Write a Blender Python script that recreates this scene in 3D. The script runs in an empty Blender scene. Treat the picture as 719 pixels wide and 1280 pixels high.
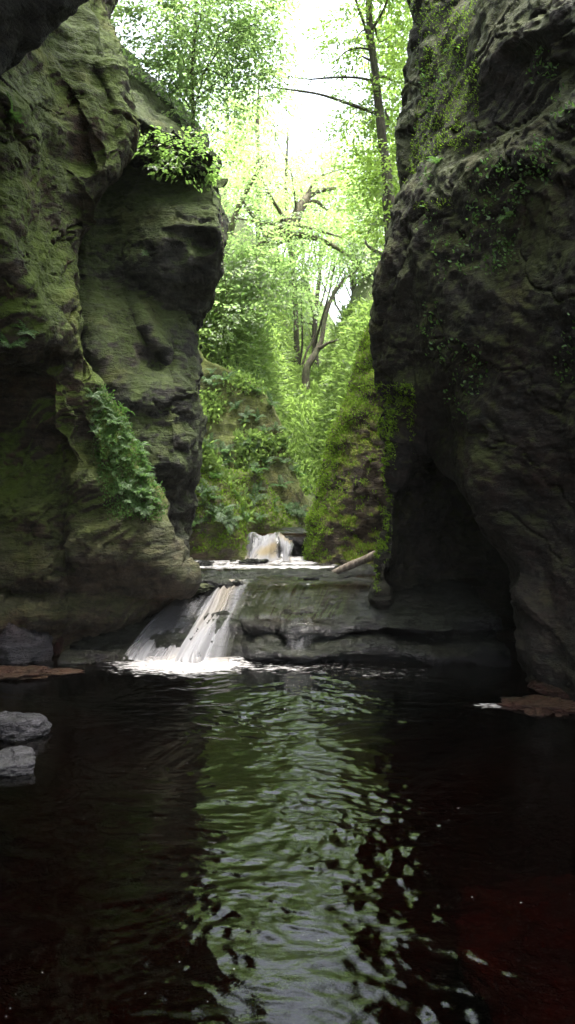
import bpy, math, random
import numpy as np
from mathutils import Vector

random.seed(7)
RNG = np.random.default_rng(11)
SC = bpy.context.scene
COL = SC.collection
F, CX, HY, CAMZ = 1065.0, 359.5, 580.0, 2.0      # focal length in photo pixels, optical centre, horizon row, eye height


def P(px, py, Y):
    """Point in the gorge seen at photo pixel (px, py) when it stands Y metres ahead."""
    return np.array([(px - CX) / F * Y, Y, CAMZ + (HY - py) / F * Y])


def W(x, y, z):
    return np.array([x, y, z], float)


# ------------------------------------------------------------------ noise
def _hash(ix, iy, iz, seed):
    with np.errstate(over='ignore'):
        h = (ix.astype(np.uint32) * np.uint32(374761393) + iy.astype(np.uint32) * np.uint32(668265263)
             + iz.astype(np.uint32) * np.uint32(2246822519) + np.uint32(seed * 3266489917 % 4294967296))
        h = (h ^ (h >> np.uint32(13))) * np.uint32(1274126177)
        h = (h ^ (h >> np.uint32(16))) * np.uint32(2654435769)
        h = h ^ (h >> np.uint32(15))
    return h.astype(np.float64) / 4294967295.0


def vnoise(p, seed=0):
    i = np.floor(p).astype(np.int64)
    f = p - i
    f = f * f * f * (f * (f * 6 - 15) + 10)
    r = 0
    for dx in (0, 1):
        wx = f[:, 0] if dx else 1 - f[:, 0]
        for dy in (0, 1):
            wy = f[:, 1] if dy else 1 - f[:, 1]
            for dz in (0, 1):
                wz = f[:, 2] if dz else 1 - f[:, 2]
                r = r + wx * wy * wz * _hash(i[:, 0] + dx, i[:, 1] + dy, i[:, 2] + dz, seed)
    return r * 2 - 1


def fbm(p, octs=4, seed=0, gain=0.5):
    a, s, r = 1.0, 1.0, 0
    for o in range(octs):
        r = r + a * vnoise(p * s + o * 17.3, seed + o)
        a *= gain
        s *= 2.03
    return r


def ridged(p, octs=4, seed=0):
    a, s, r = 1.0, 1.0, 0
    for o in range(octs):
        r = r + a * (1 - 2 * np.abs(vnoise(p * s + o * 11.7, seed + o)))
        a *= 0.5
        s *= 2.1
    return r


def sstep(a, b, x):
    t = np.clip((x - a) / (b - a), 0, 1)
    return t * t * (3 - 2 * t)


# ------------------------------------------------------------------ meshes
def new_mesh(name, V, Q, mat=None, parent=None, smooth=True, attrs=None, uv=None):
    V = np.asarray(V, np.float32)
    Q = np.asarray(Q, np.int32)
    me = bpy.data.meshes.new(name)
    me.vertices.add(len(V))
    me.vertices.foreach_set('co', V.ravel())
    k = Q.shape[1]
    me.loops.add(Q.size)
    me.loops.foreach_set('vertex_index', Q.ravel())
    me.polygons.add(len(Q))
    me.polygons.foreach_set('loop_start', np.arange(0, Q.size, k, dtype=np.int32))
    if smooth:
        me.polygons.foreach_set('use_smooth', np.ones(len(Q), bool))
    for an, av in (attrs or {}).items():
        a = me.attributes.new(an, 'FLOAT', 'POINT')
        a.data.foreach_set('value', np.asarray(av, np.float32))
    if uv is not None:
        a = me.attributes.new('flow', 'FLOAT_VECTOR', 'POINT')
        a.data.foreach_set('vector', np.asarray(uv, np.float32).ravel())
    me.update()
    me.validate()
    if mat:
        me.materials.append(mat)
    o = bpy.data.objects.new(name, me)
    COL.objects.link(o)
    if parent:
        o.parent = parent
    return o


def grid_quads(nr, nc):
    a = np.arange(nr * nc).reshape(nr, nc)
    return np.stack([a[:-1, :-1], a[1:, :-1], a[1:, 1:], a[:-1, 1:]], -1).reshape(-1, 4)


def tag(o, label=None, cat=None, group=None, kind=None):
    if label:
        o['label'] = label
    if cat:
        o['category'] = cat
    if group:
        o['group'] = group
    if kind:
        o['kind'] = kind
    return o


def empty(name, loc=(0, 0, 0)):
    o = bpy.data.objects.new(name, None)
    o.empty_display_size = 0.2
    o.location = loc
    COL.objects.link(o)
    return o


def crom(pts, n, axis):
    """Catmull-Rom resample of an array of control points along axis to n samples."""
    pts = np.moveaxis(np.asarray(pts, float), axis, 0)
    m = len(pts)
    ext = np.concatenate([[2 * pts[0] - pts[1]], pts, [2 * pts[-1] - pts[-2]]])
    t = np.linspace(0, m - 1 - 1e-9, n)
    i = t.astype(int)
    f = (t - i).reshape((-1,) + (1,) * (pts.ndim - 1))
    p0, p1, p2, p3 = ext[i], ext[i + 1], ext[i + 2], ext[i + 3]
    tens = 0.42
    m1, m2 = (p2 - p0) * tens, (p3 - p1) * tens
    r = (2 * f**3 - 3 * f**2 + 1) * p1 + (f**3 - 2 * f**2 + f) * m1 + (-2 * f**3 + 3 * f**2) * p2 + (f**3 - f**2) * m2
    return np.moveaxis(r, 0, axis)


def crom_even(pts, n, axis, wts=None):
    """The same, spaced evenly by the mean arc length (times a weight per control interval)."""
    fine = crom(pts, 600, axis)
    a = np.moveaxis(fine, axis, 0)
    d = np.linalg.norm(np.diff(a, axis=0), axis=-1)
    d = d.reshape(len(d), -1).mean(1) + 1e-6
    if wts is not None:
        d = d * np.interp(np.linspace(0, 1, len(d)), np.linspace(0, 1, len(wts)), wts)
    s = np.concatenate([[0], np.cumsum(d)])
    t = np.interp(np.linspace(0, s[-1], n), s, np.arange(len(s)))
    i = np.clip(t.astype(int), 0, len(a) - 2)
    f = (t - i).reshape((-1,) + (1,) * (a.ndim - 1))
    return np.moveaxis(a[i] * (1 - f) + a[i + 1] * f, 0, axis)


def normals(G):
    du = np.gradient(G, axis=1)
    dv = np.gradient(G, axis=0)
    n = np.cross(du, dv)
    n /= np.linalg.norm(n, axis=-1, keepdims=True) + 1e-9
    return n


def rot_dip(p, dip, yaw=0.0):
    c, s = math.cos(yaw), math.sin(yaw)
    x = p[:, 0] * c + p[:, 1] * s
    y = -p[:, 0] * s + p[:, 1] * c
    c, s = math.cos(dip), math.sin(dip)
    return np.stack([x * c + p[:, 2] * s, y, -x * s + p[:, 2] * c], 1)


def rock_disp(G, seed, big=0.16, strata=0.08, fine=0.03, dip=0.3, yaw=0.0, outward=1.0, freq=1.0, mask=None):
    n = normals(G).reshape(-1, 3) * outward
    p = G.reshape(-1, 3)
    warp = np.stack([fbm(p * 0.9 + 5, 3, seed + 60), fbm(p * 0.9 + 15, 3, seed + 70), fbm(p * 0.9 + 25, 3, seed + 80)], 1)
    q = rot_dip(p + warp * 0.22, dip, yaw)
    d = big * fbm(p * 0.85 * freq, 3, seed)
    lay = fbm(q * np.array([0.7, 0.7, 3.6]) * freq, 4, seed + 20)
    st = lay * 3.0
    fl = np.floor(st)
    fr = st - fl
    steps = (fl + sstep(0.30, 0.62, fr)) / 3.0
    amt = 0.35 + 0.65 * sstep(-0.25, 0.35, fbm(p * 0.6 + 9, 2, seed + 33))
    d = d + strata * steps * amt
    d = d + 0.55 * strata * np.minimum(ridged(q * np.array([1.5, 1.5, 3.2]) * freq, 3, seed + 40), 0.75) * amt
    d = d + fine * fbm(p * 5.5, 4, seed + 50, 0.58)
    cr = np.abs(fbm(q * np.array([0.8, 0.8, 1.6]), 4, seed + 91))
    d = d - 0.05 * (1 - sstep(0.0, 0.035, cr))
    if mask is not None:
        d = d * mask.reshape(-1)
    return (p + n * d[:, None]).reshape(G.shape)


def sculpt(G, dents):
    """Hollows (+) and bulges (-) pressed into a face: photo pixel of the centre at the face, radii in pixels, slant, depth."""
    px = CX + F * G[..., 0] / np.maximum(G[..., 1], 0.5)
    py = HY - F * (G[..., 2] - CAMZ) / np.maximum(G[..., 1], 0.5)
    G = G.copy()
    off = 0
    for cx_, cy_, rx, ry, sl_, dep in dents:
        dy = py - cy_
        dx = px - cx_ - sl_ * dy
        off = off + dep * np.exp(-((dx / rx) ** 2 + (dy / ry) ** 2) ** 1.3) * (G[..., 1] > 3)
    G[..., 1] += off
    return G


def net_surface(name, rows, nr, nc, mat, seed, parent=None, wc=None, wr=None, dents=None, **kw):
    rows = np.asarray(rows, float)
    G = crom_even(crom_even(rows, nr, 0, wr), nc, 1, wc)
    if dents:
        G = sculpt(G, dents)
    G = rock_disp(G, seed, **kw)
    o = new_mesh(name, G.reshape(-1, 3), grid_quads(nr, nc), mat, parent)
    return o


def tube(path, rad, sides=8, sub=4, wob=0.0, seed=0):
    path = crom(np.asarray(path, float), (len(path) - 1) * sub + 1, 0)
    rad = np.interp(np.linspace(0, 1, len(path)), np.linspace(0, 1, len(rad)), rad)
    t = np.gradient(path, axis=0)
    t /= np.linalg.norm(t, axis=1, keepdims=True) + 1e-9
    ref = np.where(np.abs(t[:, 2:3]) > 0.9, np.array([[1.0, 0, 0]]), np.array([[0, 0, 1.0]]))
    a = np.cross(t, ref)
    a /= np.linalg.norm(a, axis=1, keepdims=True) + 1e-9
    for i in range(1, len(a)):                       # keep the frame from flipping
        if np.dot(a[i], a[i - 1]) < 0:
            a[i] = -a[i]
    b = np.cross(t, a)
    th = np.linspace(0, 2 * np.pi, sides, endpoint=False)
    ring = a[:, None] * np.cos(th)[None, :, None] + b[:, None] * np.sin(th)[None, :, None]
    if wob:
        k = fbm((path[:, None] + ring * rad[:, None, None]).reshape(-1, 3) * 7, 3, seed).reshape(len(path), sides)
        rr = rad[:, None] * (1 + wob * k)
    else:
        rr = np.repeat(rad[:, None], sides, 1)
    V = (path[:, None] + ring * rr[..., None]).reshape(-1, 3)
    idx = np.arange(len(path) * sides).reshape(len(path), sides)
    nx = np.roll(idx, -1, 1)
    Q = np.stack([idx[:-1], nx[:-1], nx[1:], idx[1:]], -1).reshape(-1, 4)
    cap0 = len(V)
    V = np.concatenate([V, path[:1], path[-1:]])
    c0 = np.stack([idx[0], np.roll(idx[0], 1), np.full(sides, cap0), np.full(sides, cap0)], -1)
    caps = np.stack([idx[0, 0::2], np.roll(idx[0], 1)[0::2], np.full((sides + 1) // 2, cap0), np.roll(idx[0], -1)[0::2]], -1)
    cape = np.stack([idx[-1, 0::2], np.roll(idx[-1], -1)[0::2], np.full((sides + 1) // 2, cap0 + 1), np.roll(idx[-1], 1)[0::2]], -1)
    Q = np.concatenate([Q, caps[:, [1, 2, 3, 0]], cape[:, [1, 2, 3, 0]]])
    return V, Q


def join(parts):
    Vs, Qs, n = [], [], 0
    for V, Q in parts:
        Vs.append(V)
        Qs.append(Q + n)
        n += len(V)
    return np.concatenate(Vs), np.concatenate(Qs)


# ------------------------------------------------------------------ leaves
def leaves(c, a, nrm, ln, wd, tint, fold=0.25):
    """n leaves as two quads each folded along the midrib: positions, axis, normal, length, width."""
    a = a / (np.linalg.norm(a, axis=1, keepdims=True) + 1e-9)
    s = np.cross(nrm, a)
    s /= np.linalg.norm(s, axis=1, keepdims=True) + 1e-9
    n = np.cross(a, s)
    l, w = ln[:, None], wd[:, None]
    up = n * w * fold
    v = np.stack([c, c + a * l - n * l * 0.12,
                  c + a * l * 0.32 + s * w * 0.5 + up, c + a * l * 0.70 + s * w * 0.38 + up * 0.6,
                  c + a * l * 0.32 - s * w * 0.5 + up, c + a * l * 0.70 - s * w * 0.38 + up * 0.6], 1)
    m = len(c)
    base = (np.arange(m) * 6)[:, None]
    Q = np.concatenate([base + np.array([[0, 1, 3, 2]]), base + np.array([[0, 4, 5, 1]])])
    return v.reshape(-1, 3), Q, np.repeat(tint, 6)


def sprays(o, d, L, leaf, per=18, droop=0.25, flat=0.3, rng=RNG):
    """Flat beech-like sprays: origin o, heading d, length L; leaves alternate on side twigs."""
    m = len(o)
    d = d / (np.linalg.norm(d, axis=1, keepdims=True) + 1e-9)
    up = np.tile([[0, 0, 1.0]], (m, 1)) + rng.normal(0, flat, (m, 3))
    side = np.cross(up, d)
    side /= np.linalg.norm(side, axis=1, keepdims=True) + 1e-9
    nor = np.cross(d, side)
    t = (np.arange(per)[None] + rng.uniform(0, 1, (m, per))) / per
    sg = np.where(np.arange(per) % 2 == 0, 1.0, -1.0)[None] * np.ones((m, 1))
    off = sg * rng.uniform(0.02, 0.42, (m, per)) * (1 - t * 0.75) * L[:, None]
    sag = -droop * (t**2) * L[:, None]
    c = (o[:, None] + d[:, None] * (t * L[:, None])[..., None] + side[:, None] * off[..., None]
         + np.array([0, 0, 1.0]) * sag[..., None] + rng.normal(0, 0.02, (m, per, 3)))
    ax = d[:, None] * rng.uniform(0.4, 1.0, (m, per, 1)) + side[:, None] * (sg * rng.uniform(0.3, 1.0, (m, per)))[..., None]
    ax = ax + np.array([0, 0, -0.25]) + rng.normal(0, 0.15, (m, per, 3))
    nn = nor[:, None] + rng.normal(0, 0.28, (m, per, 3))
    ln = leaf * rng.uniform(0.6, 1.15, (m, per))
    tint = np.clip(rng.uniform(0, 1, (m, 1)) * 0.55 + rng.uniform(0, 0.45, (m, per)), 0, 1)
    return leaves(c.reshape(-1, 3), ax.reshape(-1, 3), nn.reshape(-1, 3), ln.ravel(), (ln * rng.uniform(0.5, 0.68, (m, per))).ravel(), tint.ravel())


def crown_blobs(blobs, count, L, leaf, per=18, gap=0.0, seed=0, droop=0.3, fq=0.9):
    """Sprays filling soft ellipsoids (px, py, Y, rx px, ry px, rY metres), thinned by a noise so the sky shows in patches."""
    rng = np.random.default_rng(seed)
    vol = np.array([b[3] * b[4] for b in blobs], float)
    pick = rng.choice(len(blobs), count * 2, p=vol / vol.sum())
    B = np.array(blobs, float)[pick]
    u = rng.normal(0, 1, (len(B), 3))
    u /= np.linalg.norm(u, axis=1, keepdims=True)
    u *= rng.uniform(0.0, 1.0, (len(B), 1)) ** 0.45
    Y = B[:, 2] + u[:, 1] * B[:, 5]
    px, py = B[:, 0] + u[:, 0] * B[:, 3], B[:, 1] - u[:, 2] * B[:, 4]
    k = B[:, 2]                                       # size follows the blob's own distance
    o = np.stack([(px - CX) / F * k, Y, CAMZ + (HY - py) / F * k], 1)
    keep = fbm(o * fq + seed, 3, seed) > gap - 0.25
    o, u = o[keep][:count], u[keep][:count]
    d = u * np.array([1, 1, 0.25]) + rng.normal(0, 0.45, u.shape) * np.array([1, 1, 0.35])
    return sprays(o, d, L * rng.uniform(0.55, 1.2, len(o)), leaf, per, droop, rng=rng)


# ------------------------------------------------------------------ materials
def mat_new(name):
    m = bpy.data.materials.new(name)
    m.use_nodes = True
    nt = m.node_tree
    nt.nodes.clear()
    out = nt.nodes.new('ShaderNodeOutputMaterial')
    return m, nt, out


class NT:
    """Small wrapper that makes nodes and links terse."""

    def __init__(s, nt):
        s.nt = nt

    def n(s, kind, ins=None, **props):
        nd = s.nt.nodes.new(kind)
        for k, v in props.items():
            setattr(nd, k, v)
        for k, v in (ins or {}).items():
            sock = nd.inputs[k]
            if isinstance(v, bpy.types.NodeSocket):
                s.nt.links.new(v, sock)
            else:
                sock.default_value = v
        return nd

    def pos(s):
        return s.n('ShaderNodeNewGeometry').outputs['Position']

    def noise(s, vec, scale, detail=5, rough=0.55, dist=0.0):
        return s.n('ShaderNodeTexNoise', {'Vector': vec, 'Scale': scale, 'Detail': detail, 'Roughness': rough, 'Distortion': dist}).outputs['Fac']

    def ramp(s, fac, lo, hi):
        return s.n('ShaderNodeMapRange', {'Value': fac, 'From Min': lo, 'From Max': hi, 'To Min': 0.0, 'To Max': 1.0}, interpolation_type='SMOOTHSTEP').outputs['Result']

    def math(s, op, a, b=0.0):
        return s.n('ShaderNodeMath', {0: a, 1: b}, operation=op).outputs[0]

    def mix(s, fac, a, b):
        nd = s.nt.nodes.new('ShaderNodeMix')
        nd.data_type = 'RGBA'
        for i, v in ((0, fac), (6, a), (7, b)):
            if isinstance(v, bpy.types.NodeSocket):
                s.nt.links.new(v, nd.inputs[i])
            else:
                nd.inputs[i].default_value = v if i == 0 else (*v, 1.0)
        return nd.outputs[2]

    def mapping(s, vec, scale=(1, 1, 1), rot=(0, 0, 0), loc=(0, 0, 0)):
        return s.n('ShaderNodeMapping', {'Vector': vec, 'Scale': scale, 'Rotation': rot, 'Location': loc}).outputs[0]


def rock_material(name, dark, mid, warm, moss=(0.062, 0.085, 0.014), moss_amt=0.5, moss_bias=0.0, dip=0.3, red=0.25, pale=0.3, rough=0.82, moss_noise=1.1, wet=False, bump=1.0, spec=0.18, scour=0.0):
    m, nt, out = mat_new(name)
    T = NT(nt)
    geo = T.n('ShaderNodeNewGeometry')
    pos, nor = geo.outputs['Position'], geo.outputs['Normal']
    lay = T.mapping(pos, (1.2, 1.2, 5.0), (0, dip, 0))
    n1 = T.noise(pos, 1.3, 6, 0.6)
    n2 = T.noise(lay, 2.2, 7, 0.65, 0.4)
    n3 = T.noise(pos, 9.0, 6, 0.65)
    n4 = T.noise(pos, 38.0, 4, 0.6)
    n5 = T.noise(T.mapping(pos, (1.0, 1.0, 6.0), (0, dip, 0.3)), 5.0, 6, 0.7, 0.6)
    crack = T.math('ABSOLUTE', T.math('SUBTRACT', T.noise(T.mapping(pos, (1, 1, 2.2), (0, dip, 0)), 2.6, 5, 0.6, 0.3), 0.5))
    crack = T.ramp(crack, 0.0, 0.022)
    c = T.mix(T.ramp(n2, 0.32, 0.68), dark, mid)
    c = T.mix(T.math('MULTIPLY', T.ramp(n1, 0.5, 0.72), red), c, warm)
    c = T.mix(T.math('MULTIPLY', T.ramp(n3, 0.55, 0.8), pale), c, tuple(min(v * 2.0, 0.3) for v in mid))
    c = T.mix(T.math('MULTIPLY', T.ramp(n3, 0.52, 0.25), 0.55), c, tuple(v * 0.45 for v in dark))
    # pale lichen spots and dark drip streaks
    streak = T.noise(T.mapping(pos, (5.0, 5.0, 0.5)), 1.6, 5, 0.6)
    c = T.mix(T.math('MULTIPLY', T.ramp(streak, 0.54, 0.70), 0.6), c, tuple(v * 0.4 for v in dark))
    c = T.mix(T.math('MULTIPLY', T.ramp(n5, 0.50, 0.34), 0.6), c, tuple(v * 0.4 for v in dark))
    # moss and algae
    sep = T.n('ShaderNodeSeparateXYZ', {0: nor}).outputs
    mn = T.noise(pos, moss_noise, 7, 0.66, 0.3)
    mfac = T.math('ADD', T.math('MULTIPLY', sep[2], 0.42), T.math('ADD', mn, moss_bias))
    mfac = T.math('ADD', mfac, T.math('MULTIPLY', T.math('SUBTRACT', n3, 0.5), 0.45))
    mm = T.math('MULTIPLY', T.ramp(mfac, 0.44, 0.66), moss_amt)
    if scour:                                          # floods keep the rock bare of moss up to a ragged line
        hz_ = T.math('ADD', T.n('ShaderNodeSeparateXYZ', {0: pos}).outputs[2], T.math('MULTIPLY', T.math('SUBTRACT', n1, 0.5), 2.4))
        mm = T.math('MULTIPLY', mm, T.math('ADD', 0.22, T.math('MULTIPLY', T.ramp(hz_, scour * 0.35, scour), 0.78)))
    mc = T.mix(T.ramp(T.noise(pos, 5.0, 6, 0.7), 0.3, 0.7), tuple(v * 0.5 for v in moss), moss)
    mc = T.mix(T.math('MULTIPLY', T.ramp(T.noise(pos, 1.7, 4), 0.52, 0.7), 0.5), mc, (moss[0] * 1.25, moss[1] * 0.85, moss[2] * 0.9))
    c = T.mix(mm, c, mc)
    c = T.mix(T.math('MULTIPLY', T.ramp(n4, 0.55, 0.75), 0.35), c, tuple(v * 0.5 for v in dark))
    c = T.mix(T.math('MULTIPLY', T.math('SUBTRACT', 1.0, crack), 0.55), c, tuple(v * 0.35 for v in dark))
    n2 = T.math('ADD', n2, T.math('ADD', T.math('MULTIPLY', n5, 0.55), T.math('MULTIPLY', crack, 0.22)))
    h = T.math('ADD', T.math('MULTIPLY', n2, 0.5), T.math('ADD', T.math('MULTIPLY', n3, 0.35), T.math('MULTIPLY', n4, 0.12)))
    bp = T.n('ShaderNodeBump', {'Height': h, 'Strength': 0.85 * bump, 'Distance': 0.16})
    bs = T.n('ShaderNodeBsdfPrincipled', {'Base Color': c, 'Normal': bp.outputs[0]})
    if wet:
        bs.inputs['Roughness'].default_value = rough
        bs.inputs['Specular IOR Level'].default_value = spec
    else:
        rr = T.math('ADD', T.math('MULTIPLY', T.ramp(n1, 0.3, 0.7), 0.25), rough - 0.15)
        nt.links.new(rr, bs.inputs['Roughness'])
        bs.inputs['Specular IOR Level'].default_value = 0.3
    nt.links.new(bs.outputs[0], out.inputs[0])
    return m


def leaf_material(name, a, b, trans, tmix=0.5, gloss=0.05):
    m, nt, out = mat_new(name)
    T = NT(nt)
    at = T.n('ShaderNodeAttribute', attribute_name='tint').outputs['Fac']
    c = T.mix(at, a, b)
    tc = T.mix(at, tuple(v * 0.75 for v in trans), trans)
    df = T.n('ShaderNodeBsdfDiffuse', {'Color': c}).outputs[0]
    tr = T.n('ShaderNodeBsdfTranslucent', {'Color': tc}).outputs[0]
    mx = T.n('ShaderNodeMixShader', {0: tmix, 1: df, 2: tr}).outputs[0]
    gl = T.n('ShaderNodeBsdfGlossy', {'Color': (1, 1, 1, 1), 'Roughness': 0.42}).outputs[0]
    mx = T.n('ShaderNodeMixShader', {0: gloss, 1: mx, 2: gl}).outputs[0]
    nt.links.new(mx, out.inputs[0])
    return m


def bark_material(name, a, b, mossy=0.3):
    m, nt, out = mat_new(name)
    T = NT(nt)
    pos = T.pos()
    n1 = T.noise(T.mapping(pos, (6, 6, 1.4)), 5.0, 5, 0.65)
    n2 = T.noise(pos, 2.5, 5, 0.6)
    c = T.mix(T.ramp(n1, 0.35, 0.65), a, b)
    c = T.mix(T.math('MULTIPLY', T.ramp(n2, 0.45, 0.6), mossy), c, (0.05, 0.075, 0.018))
    bp = T.n('ShaderNodeBump', {'Height': n1, 'Strength': 0.7, 'Distance': 0.03})
    bs = T.n('ShaderNodeBsdfPrincipled', {'Base Color': c, 'Normal': bp.outputs[0], 'Roughness': 0.85, 'Specular IOR Level': 0.2})
    nt.links.new(bs.outputs[0], out.inputs[0])
    return m


ROCK_LEFT = rock_material('mossy_left_rock', (0.0196, 0.0155, 0.0108), (0.0665, 0.0491, 0.0314), (0.0983, 0.0439, 0.0247), moss=(0.070, 0.108, 0.010), moss_amt=0.96, moss_bias=0.13, dip=0.7, red=0.55, pale=0.3, scour=2.3)
ROCK_FACE = rock_material('bare_left_rock', (0.0161, 0.0167, 0.0161), (0.0589, 0.0546, 0.0434), (0.0744, 0.0496, 0.0341), moss=(0.048, 0.072, 0.012), moss_amt=0.9, moss_bias=0.06, dip=0.15, red=0.25, pale=0.3, scour=2)
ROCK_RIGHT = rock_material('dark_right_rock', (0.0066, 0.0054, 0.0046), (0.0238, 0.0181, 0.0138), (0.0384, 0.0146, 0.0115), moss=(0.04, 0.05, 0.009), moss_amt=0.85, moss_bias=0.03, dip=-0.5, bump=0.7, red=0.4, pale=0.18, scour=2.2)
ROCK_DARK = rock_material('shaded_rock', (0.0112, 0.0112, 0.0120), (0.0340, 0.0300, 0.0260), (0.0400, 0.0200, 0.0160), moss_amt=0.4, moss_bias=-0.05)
ROCK_MID = rock_material('mid_moss_rock', (0.040, 0.030, 0.022), (0.10, 0.075, 0.05), (0.13, 0.08, 0.05), moss=(0.14, 0.165, 0.014), moss_amt=0.9, moss_bias=-0.08, dip=0.4)
ROCK_GREEN = rock_material('green_bank_rock', (0.06, 0.05, 0.035), (0.15, 0.115, 0.075), (0.17, 0.11, 0.07), moss=(0.10, 0.125, 0.020), moss_amt=0.9, moss_bias=0.10, dip=0.4)
ROCK_WET = rock_material('wet_ledge_rock', (0.004, 0.004, 0.005), (0.013, 0.012, 0.015), (0.024, 0.011, 0.010), moss_amt=0.12, moss_bias=-0.2, dip=0.05, red=0.3, pale=0.12, rough=0.12, wet=True, bump=1.1, spec=0.33)
ROCK_RED = rock_material('red_sandstone', (0.018, 0.008, 0.006), (0.045, 0.019, 0.014), (0.055, 0.019, 0.014), moss_amt=0.1, moss_bias=-0.3, dip=0.0, red=0.5, pale=0.25, rough=0.35, wet=True)
ROCK_GREY = rock_material('grey_boulder', (0.012, 0.012, 0.015), (0.040, 0.038, 0.045), (0.06, 0.028, 0.025), moss_amt=0.05, moss_bias=-0.3, dip=0.0, red=0.4, pale=0.18, rough=0.5, wet=True, spec=0.22)
ROCK_SOIL = rock_material('leafy_soil', (0.045, 0.035, 0.022), (0.11, 0.08, 0.05), (0.13, 0.08, 0.05), moss=(0.06, 0.09, 0.02), moss_amt=0.95, moss_bias=0.12, dip=0.2, moss_noise=0.7)

LEAF_BEECH = leaf_material('beech_leaf', (0.045, 0.085, 0.018), (0.085, 0.13, 0.022), (0.27, 0.46, 0.10), 0.6)
LEAF_FAR = leaf_material('far_leaf', (0.05, 0.085, 0.025), (0.095, 0.13, 0.03), (0.36, 0.54, 0.17), 0.66)
LEAF_LIME = leaf_material('lime_leaf', (0.06, 0.105, 0.016), (0.11, 0.15, 0.02), (0.33, 0.52, 0.08), 0.58)
LEAF_FERN = leaf_material('fern_leaf', (0.035, 0.085, 0.022), (0.07, 0.135, 0.03), (0.12, 0.25, 0.045), 0.42, 0.02)
LEAF_BANK = leaf_material('bank_leaf', (0.075, 0.13, 0.03), (0.13, 0.19, 0.045), (0.30, 0.46, 0.10), 0.55, 0.02)
LEAF_MOSS = leaf_material('moss_tuft', (0.09, 0.155, 0.016), (0.19, 0.32, 0.03), (0.22, 0.36, 0.04), 0.4, 0.0)
LEAF_DRY = leaf_material('dry_leaf', (0.12, 0.075, 0.05), (0.26, 0.18, 0.13), (0.16, 0.10, 0.06), 0.3)
BARK_DARK = bark_material('dark_bark', (0.035, 0.03, 0.024), (0.09, 0.075, 0.055), 0.35)
BARK_MOSSY = bark_material('mossy_bark', (0.07, 0.06, 0.045), (0.17, 0.145, 0.105), 0.6)
BARK_LOG = bark_material('bleached_log', (0.12, 0.095, 0.075), (0.27, 0.225, 0.18), 0.1)


def water_material(name, tint, ripple=0.0, foam=0.0, scale=6.0, specks=0.0):
    """Still peaty water: mirror by Fresnel over a clear brown tint, flecks of foam where it is stirred."""
    m, nt, out = mat_new(name)
    T = NT(nt)
    pos = T.pos()
    nz = T.noise(T.mapping(pos, (1.0, 1.6, 1.0)), scale, 4, 0.55)
    bp = T.n('ShaderNodeBump', {'Height': nz, 'Strength': ripple, 'Distance': 0.03})
    fr = T.n('ShaderNodeFresnel', {'IOR': 1.33, 'Normal': bp.outputs[0]}).outputs[0]
    tr = T.n('ShaderNodeBsdfTransparent', {'Color': (*tint, 1)}).outputs[0]
    gl = T.n('ShaderNodeBsdfGlossy', {'Color': (1, 1, 1, 1), 'Roughness': 0.02, 'Normal': bp.outputs[0]}).outputs[0]
    sh = T.n('ShaderNodeMixShader', {0: fr, 1: tr, 2: gl}).outputs[0]
    white = T.n('ShaderNodeBsdfDiffuse', {'Color': (0.34, 0.33, 0.325, 1)}).outputs[0]
    if specks:
        vo = T.n('ShaderNodeTexVoronoi', {'Vector': pos, 'Scale': 15.0, 'Randomness': 1.0})
        big = T.noise(pos, 1.1, 3)
        sz = T.math('MULTIPLY', T.ramp(big, 0.38, 0.58), T.math('MULTIPLY', T.n('ShaderNodeSeparateColor', {0: vo.outputs['Color']}).outputs[0], 0.075))
        f = T.math('MULTIPLY', T.math('LESS_THAN', vo.outputs['Distance'], sz), specks)
        sh = T.n('ShaderNodeMixShader', {0: f, 1: sh, 2: white}).outputs[0]
    if foam:
        at = T.n('ShaderNodeAttribute', attribute_name='foam').outputs['Fac']
        fn = T.noise(T.mapping(pos, (1.0, 2.6, 1.0)), 9.0, 7, 0.72, 0.8)
        f = T.ramp(T.math('ADD', fn, T.math('MULTIPLY', T.math('SUBTRACT', at, 0.5), 0.62)), 0.52, 0.66)
        sh = T.n('ShaderNodeMixShader', {0: T.math('MULTIPLY', f, foam), 1: sh, 2: white}).outputs[0]
    nt.links.new(sh, out.inputs[0])
    return m


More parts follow.
